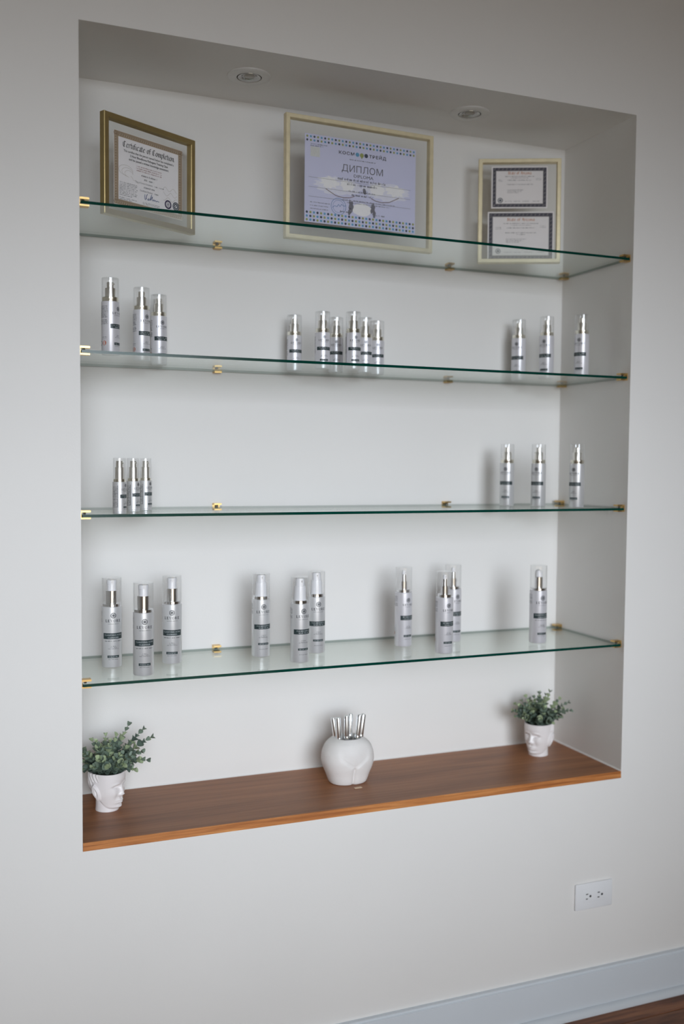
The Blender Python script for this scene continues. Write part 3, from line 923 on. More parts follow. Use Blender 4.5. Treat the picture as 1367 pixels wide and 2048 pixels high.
G2, G3, G4 = 'white label pump bottles on the second glass shelf', 'slim pump bottles on the third glass shelf', 'tall silver pump bottles on the lowest glass shelf'
T = ['second highest glass shelf', 'third highest glass shelf', 'lowest glass shelf']
DATA = [
 ('D', 'pearl_white', 0.075, 0.093, 1, 58, 'white label pump bottle with a red seal facing out, on the second highest glass shelf', G2),
 ('D', 'pearl_white', 0.158, 0.183, 1, 40, 'white label pump bottle in the middle of the trio below the rotated certificate frame', G2),
 ('D', 'pearl_white', 0.213, 0.262, 1, 27, 'rearmost white label pump bottle of the trio below the rotated certificate frame', G2),
 ('G', 'pearl_white', 0.548, 0.255, 1, 17, 'short pump bottle standing apart from the five others below the diploma', G2),
 ('G', 'pearl_white', 0.591, 0.172, 1, 14, 'short front pump bottle of the pair next to the lone one below the diploma', G2),
 ('G', 'pearl_white', 0.656, 0.248, 1, 4, 'short rear pump bottle half hidden behind the front one of the pair below the diploma', G2),
 ('G', 'pearl_white', 0.660, 0.145, 1, 20, 'frontmost of three short pump bottles in a slanting row below the diploma', G2),
 ('G', 'pearl_white', 0.724, 0.222, 1, 8, 'middle of three short pump bottles in a slanting row below the diploma', G2),
 ('G', 'pearl_white', 0.775, 0.262, 1, 8, 'rearmost of three short pump bottles in a slanting row below the diploma', G2),
 ('D', 'pearl_white', 1.190, 0.250, 1, -18, 'white label pump bottle closest to the rear wall below the two-certificate frame', G2),
 ('D', 'pearl_white', 1.226, 0.170, 1, -22, 'middle white label pump bottle of three below the two-certificate frame', G2),
 ('D', 'pearl_white', 1.287, 0.100, 1, -22, 'white label pump bottle by the shaded niche side wall, second highest glass shelf', G2),
 ('E', 'matte_silver', 0.083, 0.030, 2, 62, 'very small silver pump bottle at the front of a trio on the third glass shelf', G3),
 ('E', 'matte_silver', 0.126, 0.110, 2, 50, 'very small silver pump bottle in the middle of a trio on the third glass shelf', G3),
 ('E', 'matte_silver', 0.164, 0.170, 2, 50, 'very small silver pump bottle at the rear of a trio on the third glass shelf', G3),
 ('D', 'matte_silver', 1.128, 0.197, 2, -13, 'slim silver pump bottle nearest the rear wall on the third glass shelf', G3),
 ('D', 'matte_silver', 1.195, 0.150, 2, -17, 'slim silver pump bottle between two alike on the third glass shelf', G3),
 ('D', 'matte_silver', 1.259, 0.070, 2, -26, 'slim silver pump bottle in front of the shaded side wall on the third glass shelf', G3),
 ('A', 'pearl_silver', 0.088, 0.173, 3, 9, 'tall chrome-necked cleanser bottle nearest the niche end, above the planter with profile face', G4),
 ('A', 'pearl_silver', 0.139, 0.064, 3, 7, 'tall chrome-necked cleanser bottle closest to the front edge of the lowest glass shelf', G4),
 ('A', 'pearl_silver', 0.224, 0.169, 3, 0, 'tall chrome-necked cleanser bottle of the trio, the one next to the white-pump bottles', G4),
 ('B', 'pearl_silver', 0.440, 0.176, 3, 19, 'tall silver bottle with tapered white pump standing apart from its two companions', G4),
 ('B', 'pearl_silver', 0.505, 0.081, 3, 26, 'tall silver bottle with tapered white pump standing in front of another', G4),
 ('B', 'pearl_silver', 0.581, 0.175, 3, 16, 'tall silver bottle with tapered white pump partly behind another', G4),
 ('C', 'pearl_white', 0.820, 0.181, 3, 36, 'tall bottle with thin stepped chrome pump standing alone beside a similar pair', G4),
 ('C', 'pearl_white', 0.875, 0.064, 3, 31, 'tall bottle with thin stepped chrome pump in front of its twin', G4),
 ('C', 'pearl_white', 0.971, 0.198, 3, 36, 'tall bottle with thin stepped chrome pump half hidden behind its twin', G4),
 ('H', 'pearl_white', 1.172, 0.105, 3, 33, 'lone tall bottle with chrome neck near the shaded side wall on the lowest glass shelf', G4),
]
for (k, bm_, x, y, s, off, lab, g) in DATA:
    bottle(k, bm_, x, y, SH[s], off, lab, g)

# ------------------------------------------------------------------ framed certificates
def picture_frame(x, y, a, wd, ht, rail, depth, fm, label, lean=0.0):
    t = empty('picture_frame', (x + cos(a) * wd / 2, y + sin(a) * wd / 2, SH[0] + 0.0003), a)
    t.rotation_euler = (-lean, 0, a)
    tag(t, label, 'picture frame', 'gold frames on the topmost glass shelf')
    h = wd / 2
    # mitred rails
    def rail_mesh(p0, p1, inn0, inn1):
        m = MB()
        v = []
        for yy, q in ((0.0, (0.12, 0.88)), (0.0012, (0.0, 1.0)), (depth, (0.0, 1.0))):
            for f in q:
                for (o_, i_) in ((p0, inn0), (p1, inn1)):
                    v.append((o_[0] + (i_[0] - o_[0]) * f, yy, o_[1] + (i_[1] - o_[1]) * f))
        # per layer: outer p0, outer p1, inner p0, inner p1
        F = [(0, 1, 3, 2)]
        for l in (0, 4):
            F += [(l, l + 1, l + 5, l + 4), (l + 2, l + 3, l + 7, l + 6), (l, l + 2, l + 6, l + 4), (l + 1, l + 3, l + 7, l + 5)]
        F += [(8, 9, 11, 10)]
        m.add(v, F)
        return m
    O = [(-h, 0), (h, 0), (h, ht), (-h, ht)]
    I = [(-h + rail, rail), (h - rail, rail), (h - rail, ht - rail), (-h + rail, ht - rail)]
    for i in range(4):
        j = (i + 1) % 4
        rail_mesh(O[i], O[j], I[i], I[j]).build('frame_rail', fm, t)
    e = rail - 0.002
    MB().box(-h + e, h - e, 0.0052, 0.0068, e, ht - e).build('glass_pane', 'picture_glass', t)
    MB().box(-h + e, h - e, 0.0084, 0.0100, e, ht - e).build('glass_pane', 'picture_glass', t)
    return t, h
YP = 0.0074
def sheet(parent, x0, x1, z0, z1, mt, name='certificate'):
    return MB().box(x0, x1, YP, YP + 0.0006, z0, z1).build(name, mt, parent)
def lay(k): return YP - 0.00012 * k
mm = 0.001
rnd = random.Random(11)

# --- certificate of completion
FW, FH = 0.256, 0.2145
t, h = picture_frame(0.0634, 0.0900, 0.4960, FW, FH, 0.0125, 0.0155, 'frame_gold_dark', 'dark gold frame turned askew with a certificate of completion')
ox = -h
c = sheet(t, ox + 0.030, ox + 0.222, 0.027, 0.184, 'paper_white')
X0, X1, Z0, Z1 = 0.030, 0.222, 0.027, 0.184
p = Print(); p.border(X0 + .0005, X1 - .0005, Z0 + .0005, Z1 - .0005, 0.0115); p.flat('border', 'border_tan', c, lay(1), ox)
p = Print()
st = 0.0058
for i in range(int((X1 - X0) / st)):
    for zz in (Z0 + 0.0063, Z1 - 0.0063):
        p.ring(X0 + 0.004 + i * st, zz, 0.0046, 0.0009, 10); p.line([(X0 + .001 + i * st, zz - .004), (X0 + .005 + i * st, zz + .004)], 0.0008)
for i in range(1, int((Z1 - Z0) / st) - 1):
    for xx in (X0 + 0.0063, X1 - 0.0063):
        p.ring(xx, Z0 + 0.006 + i * st, 0.0046, 0.0009, 10); p.line([(xx - .004, Z0 + .003 + i * st), (xx + .004, Z0 + .007 + i * st)], 0.0008)
p.flat('border_rings', 'border_tan_dark', c, lay(2), ox)
xc = (X0 + X1) / 2
p = Print()
blackletter(p, 'Certificate of Completion', xc, 0.1530, 0.144, 0.0088)
p.flat('title_lettering', 'ink_black', c, lay(2), ox)
p = Print()
p.text('This certifies that the person named below has completed a', xc, 0.1434, 0.0066, 0.140, 0.012)
p.text('2 Hour Bloodborne Pathogens Training Class', xc, 0.1354, 0.0066, 0.106, 0.02)
p.text('and has passed a written knowledge assessment.', xc, 0.1276, 0.0066, 0.112, 0.016)
p.flat('body_lettering', 'ink_black', c, lay(2), ox)
p = Print()
for q, wd in ((0.1188, 0.072), (0.1142, 0.072), (0.1096, 0.070)):
    p.greek_c(xc, wd, q, 0.0030, rnd)
p.flat('red_print', 'ink_red', c, lay(2), ox)
p = Print()
for q, wd in ((0.1006, 0.044), (0.0925, 0.028), (0.0762, 0.030)):
    p.greek_c(xc, wd, q, 0.0042, rnd)
p.text('Date of Course Completion:', xc - 0.014, 0.0843, 0.0052, 0.048, 0.0); p.greek(xc + 0.014, xc + 0.040, 0.0843, 0.0038, rnd)
p.text('Certificate Number', xc - 0.008, 0.0680, 0.0052, 0.036, 0.0); p.greek(xc + 0.014, xc + 0.028, 0.0680, 0.0038, rnd)
for i in range(9):
    p.greek(X0 + 0.0145, X0 + 0.063 - (0.012 if i == 8 else 0.0) - 0.002 * (i % 3), 0.0760 - i * 0.0034, 0.0025, rnd)
for i in range(2):
    p.greek(X0 + 0.0145, X0 + 0.060 - 0.01 * i, 0.0432 - i * 0.0034, 0.0022, rnd)
for i in range(2):
    p.greek(X0 + 0.078, X0 + 0.124, 0.0442 - i * 0.0030, 0.0020, rnd)
p.flat('small_print', 'ink_grey', c, lay(2), ox)
p = Print()
for k in range(3):
    p.line([(X0 + 0.032 + (0.019 - .004 * k) * cos(q / 24 * 2 * pi) + 0.004 * k, 0.104 - 0.003 * k + (0.011 - .002 * k) * sin(q / 24 * 2 * pi)) for q in range(19)], 0.0006)
    p.line([(X1 - 0.036 + 0.02 * (q / 12 - 1), 0.088 - 0.011 * k + 0.004 * sin(q * 0.45 + k * 2)) for q in range(25)], 0.0006)
p.line([(X0 + 0.045 + 0.022 * q / 16, 0.094 - 0.010 * (q / 16) ** 0.6 + 0.002 * sin(q * .8)) for q in range(17)], 0.0006)
p.flat('scroll_ornament', 'ink_faint', c, lay(1), ox)
p = Print()
sx, sz = X0 + 0.082, 0.0515
p.line([(sx + a_ * mm, sz + b_ * mm) for a_, b_ in ((2, 12), (1, 4), (3, 0), (6, 9), (9, 14), (5, 6), (8, 2), (11, 1), (13, 6), (12, 1), (16, 3), (21, 15), (17, 4), (18, 2), (20, 7), (23, 11), (22, 3), (25, 2), (27, 6), (28, 2), (31, 5), (33, 2), (36, 4), (42, 3))], 0.0012)
p.flat('signature', 'ink_blue', c, lay(2), ox)
p = Print(); p.ring(X1 - 0.042, 0.0545, 0.0098, 0.0034, 26); p.ring(X1 - 0.042, 0.0545, 0.0048, 0.0007, 18); p.line([(X1 - .042, .051), (X1 - .042, .058)], 0.0016); p.line([(X1 - .0445, .0545), (X1 - .0395, .0545)], 0.0012)
p.flat('seal_print', 'ink_purple', c, lay(2), ox)
p = Print(); p.ring(X1 - 0.019, 0.0545, 0.0098, 0.0026, 26); p.ring(X1 - 0.019, 0.0545, 0.0066, 0.0030, 18); p.line([(X1 - .022, .0520), (X1 - .0165, .0575)], 0.0016)
p.flat('seal_print', 'ink_steel', c, lay(2), ox)

# --- diploma
FW, FH = 0.3935, 0.288
t, h = picture_frame(0.4880, 0.1490, 0.0425, FW, FH, 0.0105, 0.016, 'frame_gold_pale', 'large pale gold frame with a lavender diploma')
ox = -h
X0, X1, Z0, Z1 = 0.050, 0.347, 0.0435, 0.2495
c = sheet(t, ox + X0, ox + X1, Z0, Z1, 'paper_lavender', 'diploma')
cols = ('dot_cyan', 'dot_navy', 'dot_olive')
prs = [Print(), Print(), Print()]
N = 32
for r_, zz in enumerate((Z1 - 0.0062, Z1 - 0.0148)):
    for i in range(N):
        prs[(i + 2 - r_) % 3 if True else 0].disc(X0 + 0.006 + i * (X1 - X0 - 0.012) / (N - 1), zz, 0.0027, 8)
for r_, zz in enumerate((Z0 + 0.0232, Z0 + 0.0142, Z0 + 0.0055)):
    for i in range(N):
        prs[(i + 1 - r_) % 3].disc(X0 + 0.006 + i * (X1 - X0 - 0.012) / (N - 1), zz, 0.0030, 8)
for q, m_ in zip(prs, cols):
    q.flat('border_dots', m_, c, lay(3), ox)
xc = (X0 + X1) / 2
def blob(pr, x, z, rx, rz, rg, n=26, jag=0.25):
    R_ = [1 + rg.uniform(-jag, jag) for _ in range(n)]
    pt = [(x + rx * R_[k] * cos(2 * pi * k / n), z + rz * R_[k] * sin(2 * pi * k / n)) for k in range(n)]
    for k in range(n): pr.poly([(x, z), pt[k], pt[(k + 1) % n]])
p = Print()
for s in (-1, 1):
    blob(p, xc + s * 0.064 + 0.004, 0.136, 0.060, 0.021, rnd, 44, 0.16)
p.flat('cloud_print', 'cloud_pale', c, lay(1), ox)
p = Print()
for s in (-1, 1):
    blob(p, xc + s * 0.088 + 0.004, 0.141, 0.024, 0.013, rnd, 30, 0.28); blob(p, xc + s * 0.040 + 0.004, 0.139, 0.018, 0.012, rnd, 26, 0.28)
blob(p, xc + 0.002, 0.0865, 0.026, 0.0155, rnd, 30, 0.05)
p.flat('cloud_print', 'cloud_white', c, lay(2), ox)
p = Print()
for s in (-1, 1):
    blob(p, xc + 0.002 + s * 0.029, 0.092, 0.006, 0.012, rnd, 18, 0.3); blob(p, xc + 0.002 + s * 0.033, 0.079, 0.004, 0.009, rnd, 14, 0.3)
blob(p, xc + 0.008, 0.132, 0.004, 0.008, rnd, 14, 0.3)
p.flat('smudge_print', 'smudge_dark', c, lay(3), ox)
p = Print()
for s in (-1, 1):
    p.line([(xc + s * u * mm + .004, z_ * mm) for u, z_ in ((22, 117), (34, 112), (52, 110), (72, 113), (88, 121), (98, 126))], 0.0018)
p.flat('twig_print', 'twig_brown', c, lay(3), ox)
p = Print()
tx = xc - 0.002
p.text('КОСМ', X0 + 0.1085, 0.2130, 0.0100, 0.041, 0.018, 1.25)
p.text('ТРЕЙД', X0 + 0.1915, 0.2130, 0.0100, 0.046, 0.018, 1.2)
p.flat('name_lettering', 'ink_black', c, lay(3), ox)
p = Print(); p.disc(X0 + 0.1370, 0.2166, 0.0050, 14); p.flat('name_dot', 'dot_cyan', c, lay(3), ox)
p = Print(); p.disc(X0 + 0.1488, 0.2162, 0.0054, 14); p.rect(X0 + 0.1473, X0 + 0.1503, 0.2085, 0.213); p.flat('name_dot', 'dot_olive', c, lay(3), ox)
p = Print(); p.disc(X0 + 0.1605, 0.2166, 0.0050, 14); p.flat('name_dot', 'dot_navy', c, lay(3), ox)
p = Print()
p.text('ДИПЛОМ', X0 + 0.151, 0.1735, 0.0225, 0.110, -0.008, 1.0)
p.text('DIPLOMA', X0 + 0.154, 0.1615, 0.0102, 0.052, 0.0)
p.flat('title_lettering', 'ink_grey', c, lay(4), ox)
p = Print()
p.greek_c(tx + 0.004, 0.070, 0.2015, 0.0028, rnd)
p.greek_c(tx + 0.002, 0.126, 0.1520, 0.0062, rnd); p.greek_c(tx + 0.004, 0.080, 0.1415, 0.0060, rnd)
p.greek_c(tx + 0.004, 0.074, 0.1260, 0.0045, rnd); p.greek_c(tx + 0.004, 0.056, 0.1172, 0.0045, rnd)
p.greek_c(tx + 0.022, 0.140, 0.1050, 0.0026, rnd); p.greek_c(tx + 0.022, 0.118, 0.0990, 0.0026, rnd)
for i in range(3): p.greek(X0 + 0.014, X0 + 0.066 - 0.003 * i, 0.0900 - 0.0075 * i, 0.0024, rnd)
for i in range(2): p.greek(X0 + 0.014, X0 + 0.060 - 0.014 * i, 0.2255 - 0.0040 * i, 0.0028, rnd)
p.greek(X0 + 0.092, X0 + 0.122, 0.0755, 0.0042, rnd); p.greek(X0 + 0.186, X0 + 0.212, 0.0755, 0.0040, rnd)
for z_ in (0.1490, 0.1265, 0.1040): p.line([(X0 + 0.010, z_), (X1 - 0.014, z_)], 0.0005)
p.flat('small_print', 'ink_grey', c, lay(4), ox)
p = Print(); p.rect(X0 + 0.0145, X0 + 0.0385, 0.1975, 0.2205); p.flat('sticker', 'sticker_white', c, lay(4), ox)
p = Print(); p.ring(X0 + 0.088, 0.0880, 0.0200, 0.0012, 30); p.ring(X0 + 0.088, 0.0880, 0.0150, 0.0007, 26)
p.line([(X0 + 0.072 + a_ * mm, 0.084 + b_ * mm) for a_, b_ in ((0, 0), (6, 5), (12, 3), (16, 9), (20, 4), (24, 10), (30, 6), (36, 8))], 0.0012)
p.flat('stamp_print', 'ink_stamp', c, lay(4), ox)

# --- two small certificates in one frame
FW, FH = 0.2138, 0.2712
t, h = picture_frame(1.0428, 0.2215, -0.4395, FW, FH, 0.0105, 0.016, 'frame_gold_pale', 'upright pale gold frame with two dark-bordered certificates', 0.04)
ox = -h
for (X0, X1, Z0, Z1, big) in ((0.034, 0.180, 0.1435, 0.253, 0), (0.0255, 0.1975, 0.0075, 0.1345, 1)):
    c = sheet(t, ox + X0, ox + X1, Z0, Z1, 'paper_cream')
    e = 0.0035
    bt = 0.0085 if big else 0.0075
    p = Print(); p.border(X0 + e, X1 - e, Z0 + e, Z1 - e, bt); p.flat('border', 'border_navy', c, lay(1), ox)
    p = Print(); p.border(X0 + e + bt, X1 - e - bt, Z0 + e + bt, Z1 - e - bt, 0.0014)
    st = 0.0105
    for i in range(int((X1 - X0 - 2 * e) / st)):
        for zz in (Z0 + e + bt / 2, Z1 - e - bt / 2):
            p.line([(X0 + e + 0.003 + i * st, zz - 0.0022), (X0 + e + 0.0065 + i * st, zz + 0.0022)], 0.0012)
    for i in range(int((Z1 - Z0 - 2 * e) / st)):
        for xx in (X0 + e + bt / 2, X1 - e - bt / 2):
            p.line([(xx - 0.0022, Z0 + e + 0.003 + i * st), (xx + 0.0022, Z0 + e + 0.0065 + i * st)], 0.0012)
    p.flat('border_rope', 'border_grey', c, lay(2), ox)
    xc = (X0 + X1) / 2
    W_ = X1 - X0; H_ = Z1 - Z0
    p = Print(); blackletter(p, 'State of Arizona', xc, Z1 - 0.172 * H_ - 0.002, 0.42 * W_, 0.0052); p.flat('title_lettering', 'ink_orange', c, lay(2), ox)
    p = Print()
    p.greek_c(xc, 0.52 * W_, Z1 - 0.25 * H_, 0.0026, rnd); p.greek_c(xc, 0.30 * W_, Z1 - 0.285 * H_, 0.0022, rnd)
    p.greek_c(xc, 0.42 * W_, Z1 - 0.34 * H_, 0.0028, rnd)
    p.greek_c(xc, 0.46 * W_, Z1 - 0.44 * H_, 0.0026, rnd)
    if big: p.greek_c(xc, 0.12 * W_, Z1 - 0.475 * H_, 0.0024, rnd)
    for i in range(3): p.greek(X0 + 0.28 * W_, X0 + (0.58 - 0.05 * i) * W_, Z1 - (0.57 + 0.032 * i) * H_, 0.0022, rnd)
    for i in range(2): p.greek(X0 + 0.12 * W_, X0 + 0.20 * W_, Z1 - (0.33 + 0.03 * i) * H_, 0.002, rnd)
    for i in range(2): p.greek(X0 + 0.79 * W_, X0 + 0.88 * W_, Z1 - (0.30 + 0.03 * i) * H_, 0.0018, rnd)
    for q in (0.25, 0.40, 0.56, 0.74): p.greek(X0 + q * W_, X0 + (q + 0.11) * W_, Z0 + 0.16 * H_, 0.0022, rnd)
    p.flat('small_print', 'ink_grey', c, lay(2), ox)
    p = Print(); p.ring(X0 + 0.16 * W_, Z0 + 0.19 * H_, 0.0068, 0.0020, 18); p.disc(X0 + 0.16 * W_, Z0 + 0.19 * H_, 0.0034, 12); p.flat('seal_print', 'ink_steel', c, lay(2), ox)

# ------------------------------------------------------------------ face planters with eucalyptus
def smooth(t):
    t = max(0.0, min(1.0, t)); return t * t * (3 - 2 * t)
def lerp_tab(tab, z):
    """monotone cubic through the table"""
    if z <= tab[0][0]: return tab[0][1]
    if z >= tab[-1][0]: return tab[-1][1]
    n = len(tab)
    d = [(tab[i + 1][1] - tab[i][1]) / (tab[i + 1][0] - tab[i][0]) for i in range(n - 1)]
    m = [d[0]] + [0.0 if d[i - 1] * d[i] <= 0 else 2 * d[i - 1] * d[i] / (d[i - 1] + d[i]) for i in range(1, n - 1)] + [d[-1]]
    for i in range(n - 1):
        x0, y0 = tab[i]; x1, y1 = tab[i + 1]
        if z <= x1:
            h = x1 - x0; t = (z - x0) / h
            return (y0 * (1 + 2 * t) * (1 - t) ** 2 + h * m[i] * t * (1 - t) ** 2 + y1 * t * t * (3 - 2 * t) + h * m[i + 1] * t * t * (t - 1))
G = lambda d, s: exp(-(d / s) ** 2)

HH = 88.0
def head_point(th, z):
    """mm; face looks along +x"""
    c_, s_ = cos(th), sin(th)
    af = lerp_tab([(0, 32), (12, 33), (26, 36), (45, 38), (60, 39), (75, 41), (HH, 41)], z)
    ab = lerp_tab([(0, 30), (30, 34), (48, 41), (65, 44), (HH, 43)], z)
    bw = lerp_tab([(0, 24), (14, 25), (26, 28.5), (42, 33), (60, 35.5), (HH, 36.5)], z)
    ea = af if c_ > 0 else ab
    # superellipse-ish
    k = 2.25
    den = (abs(c_ / ea) ** k + abs(s_ / bw) ** k) ** (1 / k)
    rf = 1 / den
    nk = 1 / ((abs(c_ / 26.0) ** 2 + abs(s_ / 25.0) ** 2) ** 0.5)
    nk *= 1 + 0.03 * G(z, 6)
    # jaw line / occiput
    u = (1 - c_) / 2
    zj = lerp_tab([(0, 5.5), (0.10, 7), (0.3, 13), (0.5, 24), (0.62, 30), (0.8, 33), (1.0, 34)], u)
    wj = lerp_tab([(0, 7), (0.3, 7), (0.5, 9), (0.7, 20), (1.0, 32)], u)
    fac = max(0.0, min(1.0, (z - zj) / wj))
    fac = 1 - (1 - fac) ** 2.6
    r = nk + (rf - nk) * fac if rf > nk else max(nk * (1 - fac) + rf * fac, rf)
    x, y = r * c_, r * s_
    if c_ > -0.2:
        fr = smooth((c_ + 0.05) / 0.35) * fac
        dx = 0
        # nose
        if 33 < z < 66:
            tt = max(0.0, (64 - z) / (64 - 40.5))
            if z >= 40.5:
                hgt = 2.0 + 7.0 * tt ** 1.2; wdt = 3.8 + 2.2 * tt
            else:
                hgt = 9.0 * max(0.0, 1 - ((40.5 - z) / 5.2) ** 1.6); wdt = 6.0
            dx += hgt * G(y, wdt) * smooth((66 - z) / 6)
            dx += 3.2 * (G(abs(y) - 5.2, 2.6)) * G(z - 39.5, 3.2)
        # eye sockets, lids, brows
        ay = abs(y)
        dx -= 6.0 * G(ay - 13.5, 8.0) * G(z - 57.5, 5.2)
        dx += 3.6 * G(ay - 14.5, 6.2) * G(z - 54.6, 3.6)
        dx -= 0.9 * G(ay - 14.5, 6.0) * G(z - 52.8 - 0.06 * (ay - 14) ** 2, 0.8)
        dx -= 0.9 * G(ay - 14.5, 6.0) * G(z - 58.2 + 0.05 * (ay - 14) ** 2, 0.9)
        dx += 2.6 * G(ay - 14, 11) * G(z - 65.5 + 0.02 * (ay - 12) ** 2, 3.2)
        dx += 1.6 * G(y, 18) * G(z - 76, 9)
        # cheeks
        dx += 2.4 * G(ay - 20, 8.5) * G(z - 43, 9)
        dx -= 1.4 * G(ay - 12, 4.5) * G(z - 33, 7)
        # mouth
        dx += 3.0 * G(y, 13) * G(z - 24.5, 8)
        dx += 3.0 * G(y, 7.8) * G(z - 26.6, 1.9)
        dx += 3.2 * G(y, 6.8) * G(z - 21.4, 2.1)
        dx -= 2.4 * G(y, 9.5) * G(z - 24.1, 0.9)
        dx -= 1.4 * G(y, 2.2) * G(z - 31.2, 2.4)
        dx -= 2.4 * G(y, 9) * G(z - 16.8, 2.3)
        # chin
        dx += 5.0 * G(y, 10.5) * G(z - 10.5, 5.0)
        x += dx * fr
    # ears
    sg = 1 if s_ > 0 else -1
    if abs(s_) > 0.6:
        ex = x + 3.5 + (z - 46) * 0.24
        ez = z - 46.5
        q = sqrt((ex / 9.8) ** 2 + (ez / (18.5 if ez > 0 else 20.5)) ** 2) * (1.0 + 0.12 * (ex > 0))
        if q < 1.5:
            ear = 7.0 * smooth((1.06 - q) / 0.24)
            ear -= 3.6 * G(sqrt(((ex - 1.2) / 5.2) ** 2 + ((ez - 1.0) / 10.5) ** 2), 0.75)
            ear += 1.4 * G(ex + 1.0 - ez * 0.08, 1.5) * G(ez - 3, 7)
            y += sg * ear
    # hair locks swept back over the temples
    hair = smooth((4 - x) / 10 + 0.2) * smooth((z - 56) / 10)
    if abs(s_) > 0.2 or c_ < 0:
        wv = sin(x * 0.62 + 0.16 * z + 1.8 * sin(z * 0.17))
        y += sg * 1.1 * wv * (0.0 if abs(x + 5.5) < 9 and z < 70 else 1.0) * hair * min(1, abs(s_) * 1.5)
        x -= 1.0 * wv * hair * (1 if c_ < 0 else 0) * abs(c_)
    return x, y

def head_mesh():
    NT, NZ = 230, 124
    v, f = [], []
    zs = [HH * i / NZ for i in range(NZ + 1)]
    for z in zs:
        for k in range(NT):
            x, y = head_point(2 * pi * k / NT, z)
            v.append((x * mm, y * mm, z * mm))
    # rim and inside
    top = [(p[0], p[1]) for p in v[-NT:]]
    for (sc, z) in ((0.985, HH + 0.7), (0.94, HH + 0.8), (0.905, HH), (0.89, HH - 4), (0.86, HH - 26)):
        for (x, y) in top:
            v.append((x * sc, y * sc, z * mm))
    rows = NZ + 1 + 5
    for i in range(rows - 1):
        for k in range(NT):
            k2 = (k + 1) % NT
            f.append((i * NT + k, i * NT + k2, (i + 1) * NT + k2, (i + 1) * NT + k))
    f.append(tuple(range(NT - 1, -1, -1)))
    f.append(tuple((rows - 1) * NT + k for k in range(NT)))
    m = MB(); m.add(v, f)
    return m.mesh('head_pot', 'ceramic_gloss', 75)
HEAD = head_mesh()
MOSS = MB().lathe([(0.0345, 0.0), (0.0345, 0.006), (0.030, 0.010), (0.018, 0.0125), (0.0005, 0.013)], 24).mesh('moss', 'moss_dark', 60)

def leaf_mesh(nm, mt, L, W, cup):
    n = 12
    ring = []
    for k in range(n):
        a = 2 * pi * k / n
        x = L * (0.5 - 0.5 * cos(a)); y = W / 2 * sin(a) * (0.75 + 0.45 * sin(pi * min(1, x / L * 0.9)))
        z = cup * ((abs(y) / (W / 2)) ** 2) * W * 0.35 + 0.10 * cup * L * ((x / L - 0.4) ** 2) * -2
        ring.append((x, y, z))
    m = MB()
    m.add(ring + [(L * 0.5, 0, -0.0002), (L * 0.5, 0, -0.0009)], [(k, (k + 1) % n, n) for k in range(n)] + [((k + 1) % n, k, n + 1) for k in range(n)])
    return m.mesh(nm, mt, 70)
LEAVES = {}
for key, mt in (('deep', 'leaf_deep'), ('mid', 'leaf_mid'), ('pale', 'leaf_pale')):
    LEAVES[key] = leaf_mesh('leaf', mt, 0.0165, 0.0145, 0.7)
    LEAVES[key + '_s'] = leaf_mesh('leaf', mt, 0.0120, 0.0088, 0.6)

def planter(x, y, face_deg, label, seed, stems, scale=1.0, xlim=None):
    t = empty('potted_plant', (x, y, 0.0002), 0)
    tag(t, label, 'potted plant', 'face planters on the oak sill')
    o = bpy.data.objects.new('head_pot', HEAD); o.rotation_euler = (0, 0, radians(face_deg)); link(o, t)
    ms = bpy.data.objects.new('moss', MOSS); ms.location = (0, 0, (HH - 13) * mm); link(ms, o)
    rg = random.Random(seed)
    for (az, tilt, ln, fullness) in stems:
        a = radians(az); tl = radians(tilt)
        d0 = Vector((cos(a) * sin(tl * 0.6), sin(a) * sin(tl * 0.6), cos(tl * 0.6)))
        base = Vector((cos(a) * 0.016 * min(1, tilt / 40), sin(a) * 0.016 * min(1, tilt / 40), (HH - 4) * mm))
        pts = [base]
        N = max(5, int(ln / 0.011))
        for i in range(N):
            k = (i + 1) / N
            tt = tl * (0.5 + 0.75 * k)
            d = Vector((cos(a) * sin(tt), sin(a) * sin(tt), cos(tt)))
            pts.append(pts[-1] + d * ln / N)
        ok = [p for p in pts if xlim is None or xlim[0] < x + p.x < xlim[1]]
        if len(ok) < 3: continue
        pts = ok
        m = MB()
        for p, q in zip(pts[:-1], pts[1:]):
            m.tube(p, q, 0.0008, 0.0006, 5)
        so = m.build('stem', 'stem_green', t, smooth=60)
        NN = len(pts)
        for i in range(1, NN):
            k = i / (NN - 1)
            ax = (pts[i] - pts[i - 1]).normalized()
            u = ax.orthogonal().normalized(); v_ = ax.cross(u)
            ph = (i % 2) * pi / 2 + rg.uniform(-.35, .35)
            nl = 2 if fullness < 1.5 or k > 0.85 else 3
            last = (i == NN - 1)
            for j in range(nl):
                b = ph + 2 * pi * j / nl
                out = u * cos(b) + v_ * sin(b)
                spread = 0.35 + 0.65 * (1 - k) + rg.uniform(-.12, .12)
                if last: spread = 0.45
                ld_ = (out * spread + ax * (1.05 - spread * 0.6)).normalized()
                nn = (ax * spread - out * (1.0 - spread * 0.5)).normalized()
                nn = (nn - ld_ * nn.dot(ld_)).normalized()
                yy = nn.cross(ld_)
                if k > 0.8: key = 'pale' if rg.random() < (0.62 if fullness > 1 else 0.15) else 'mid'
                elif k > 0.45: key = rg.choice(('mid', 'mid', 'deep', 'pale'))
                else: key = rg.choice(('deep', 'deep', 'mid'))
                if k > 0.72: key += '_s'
                s = rg.uniform(0.82, 1.12) * scale
                pos = pts[i]
                tip = pos + ld_ * 0.016 * s
                if xlim and not (xlim[0] + 0.003 < x + tip.x < xlim[1] - 0.003): continue
                if y + tip.y > ND - 0.004: continue
                if tip.z < 0.085 and tip.xy.length < 0.05: continue
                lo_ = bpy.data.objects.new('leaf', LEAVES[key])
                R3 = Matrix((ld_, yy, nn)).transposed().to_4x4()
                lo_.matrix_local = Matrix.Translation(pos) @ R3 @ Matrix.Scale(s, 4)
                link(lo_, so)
    return t

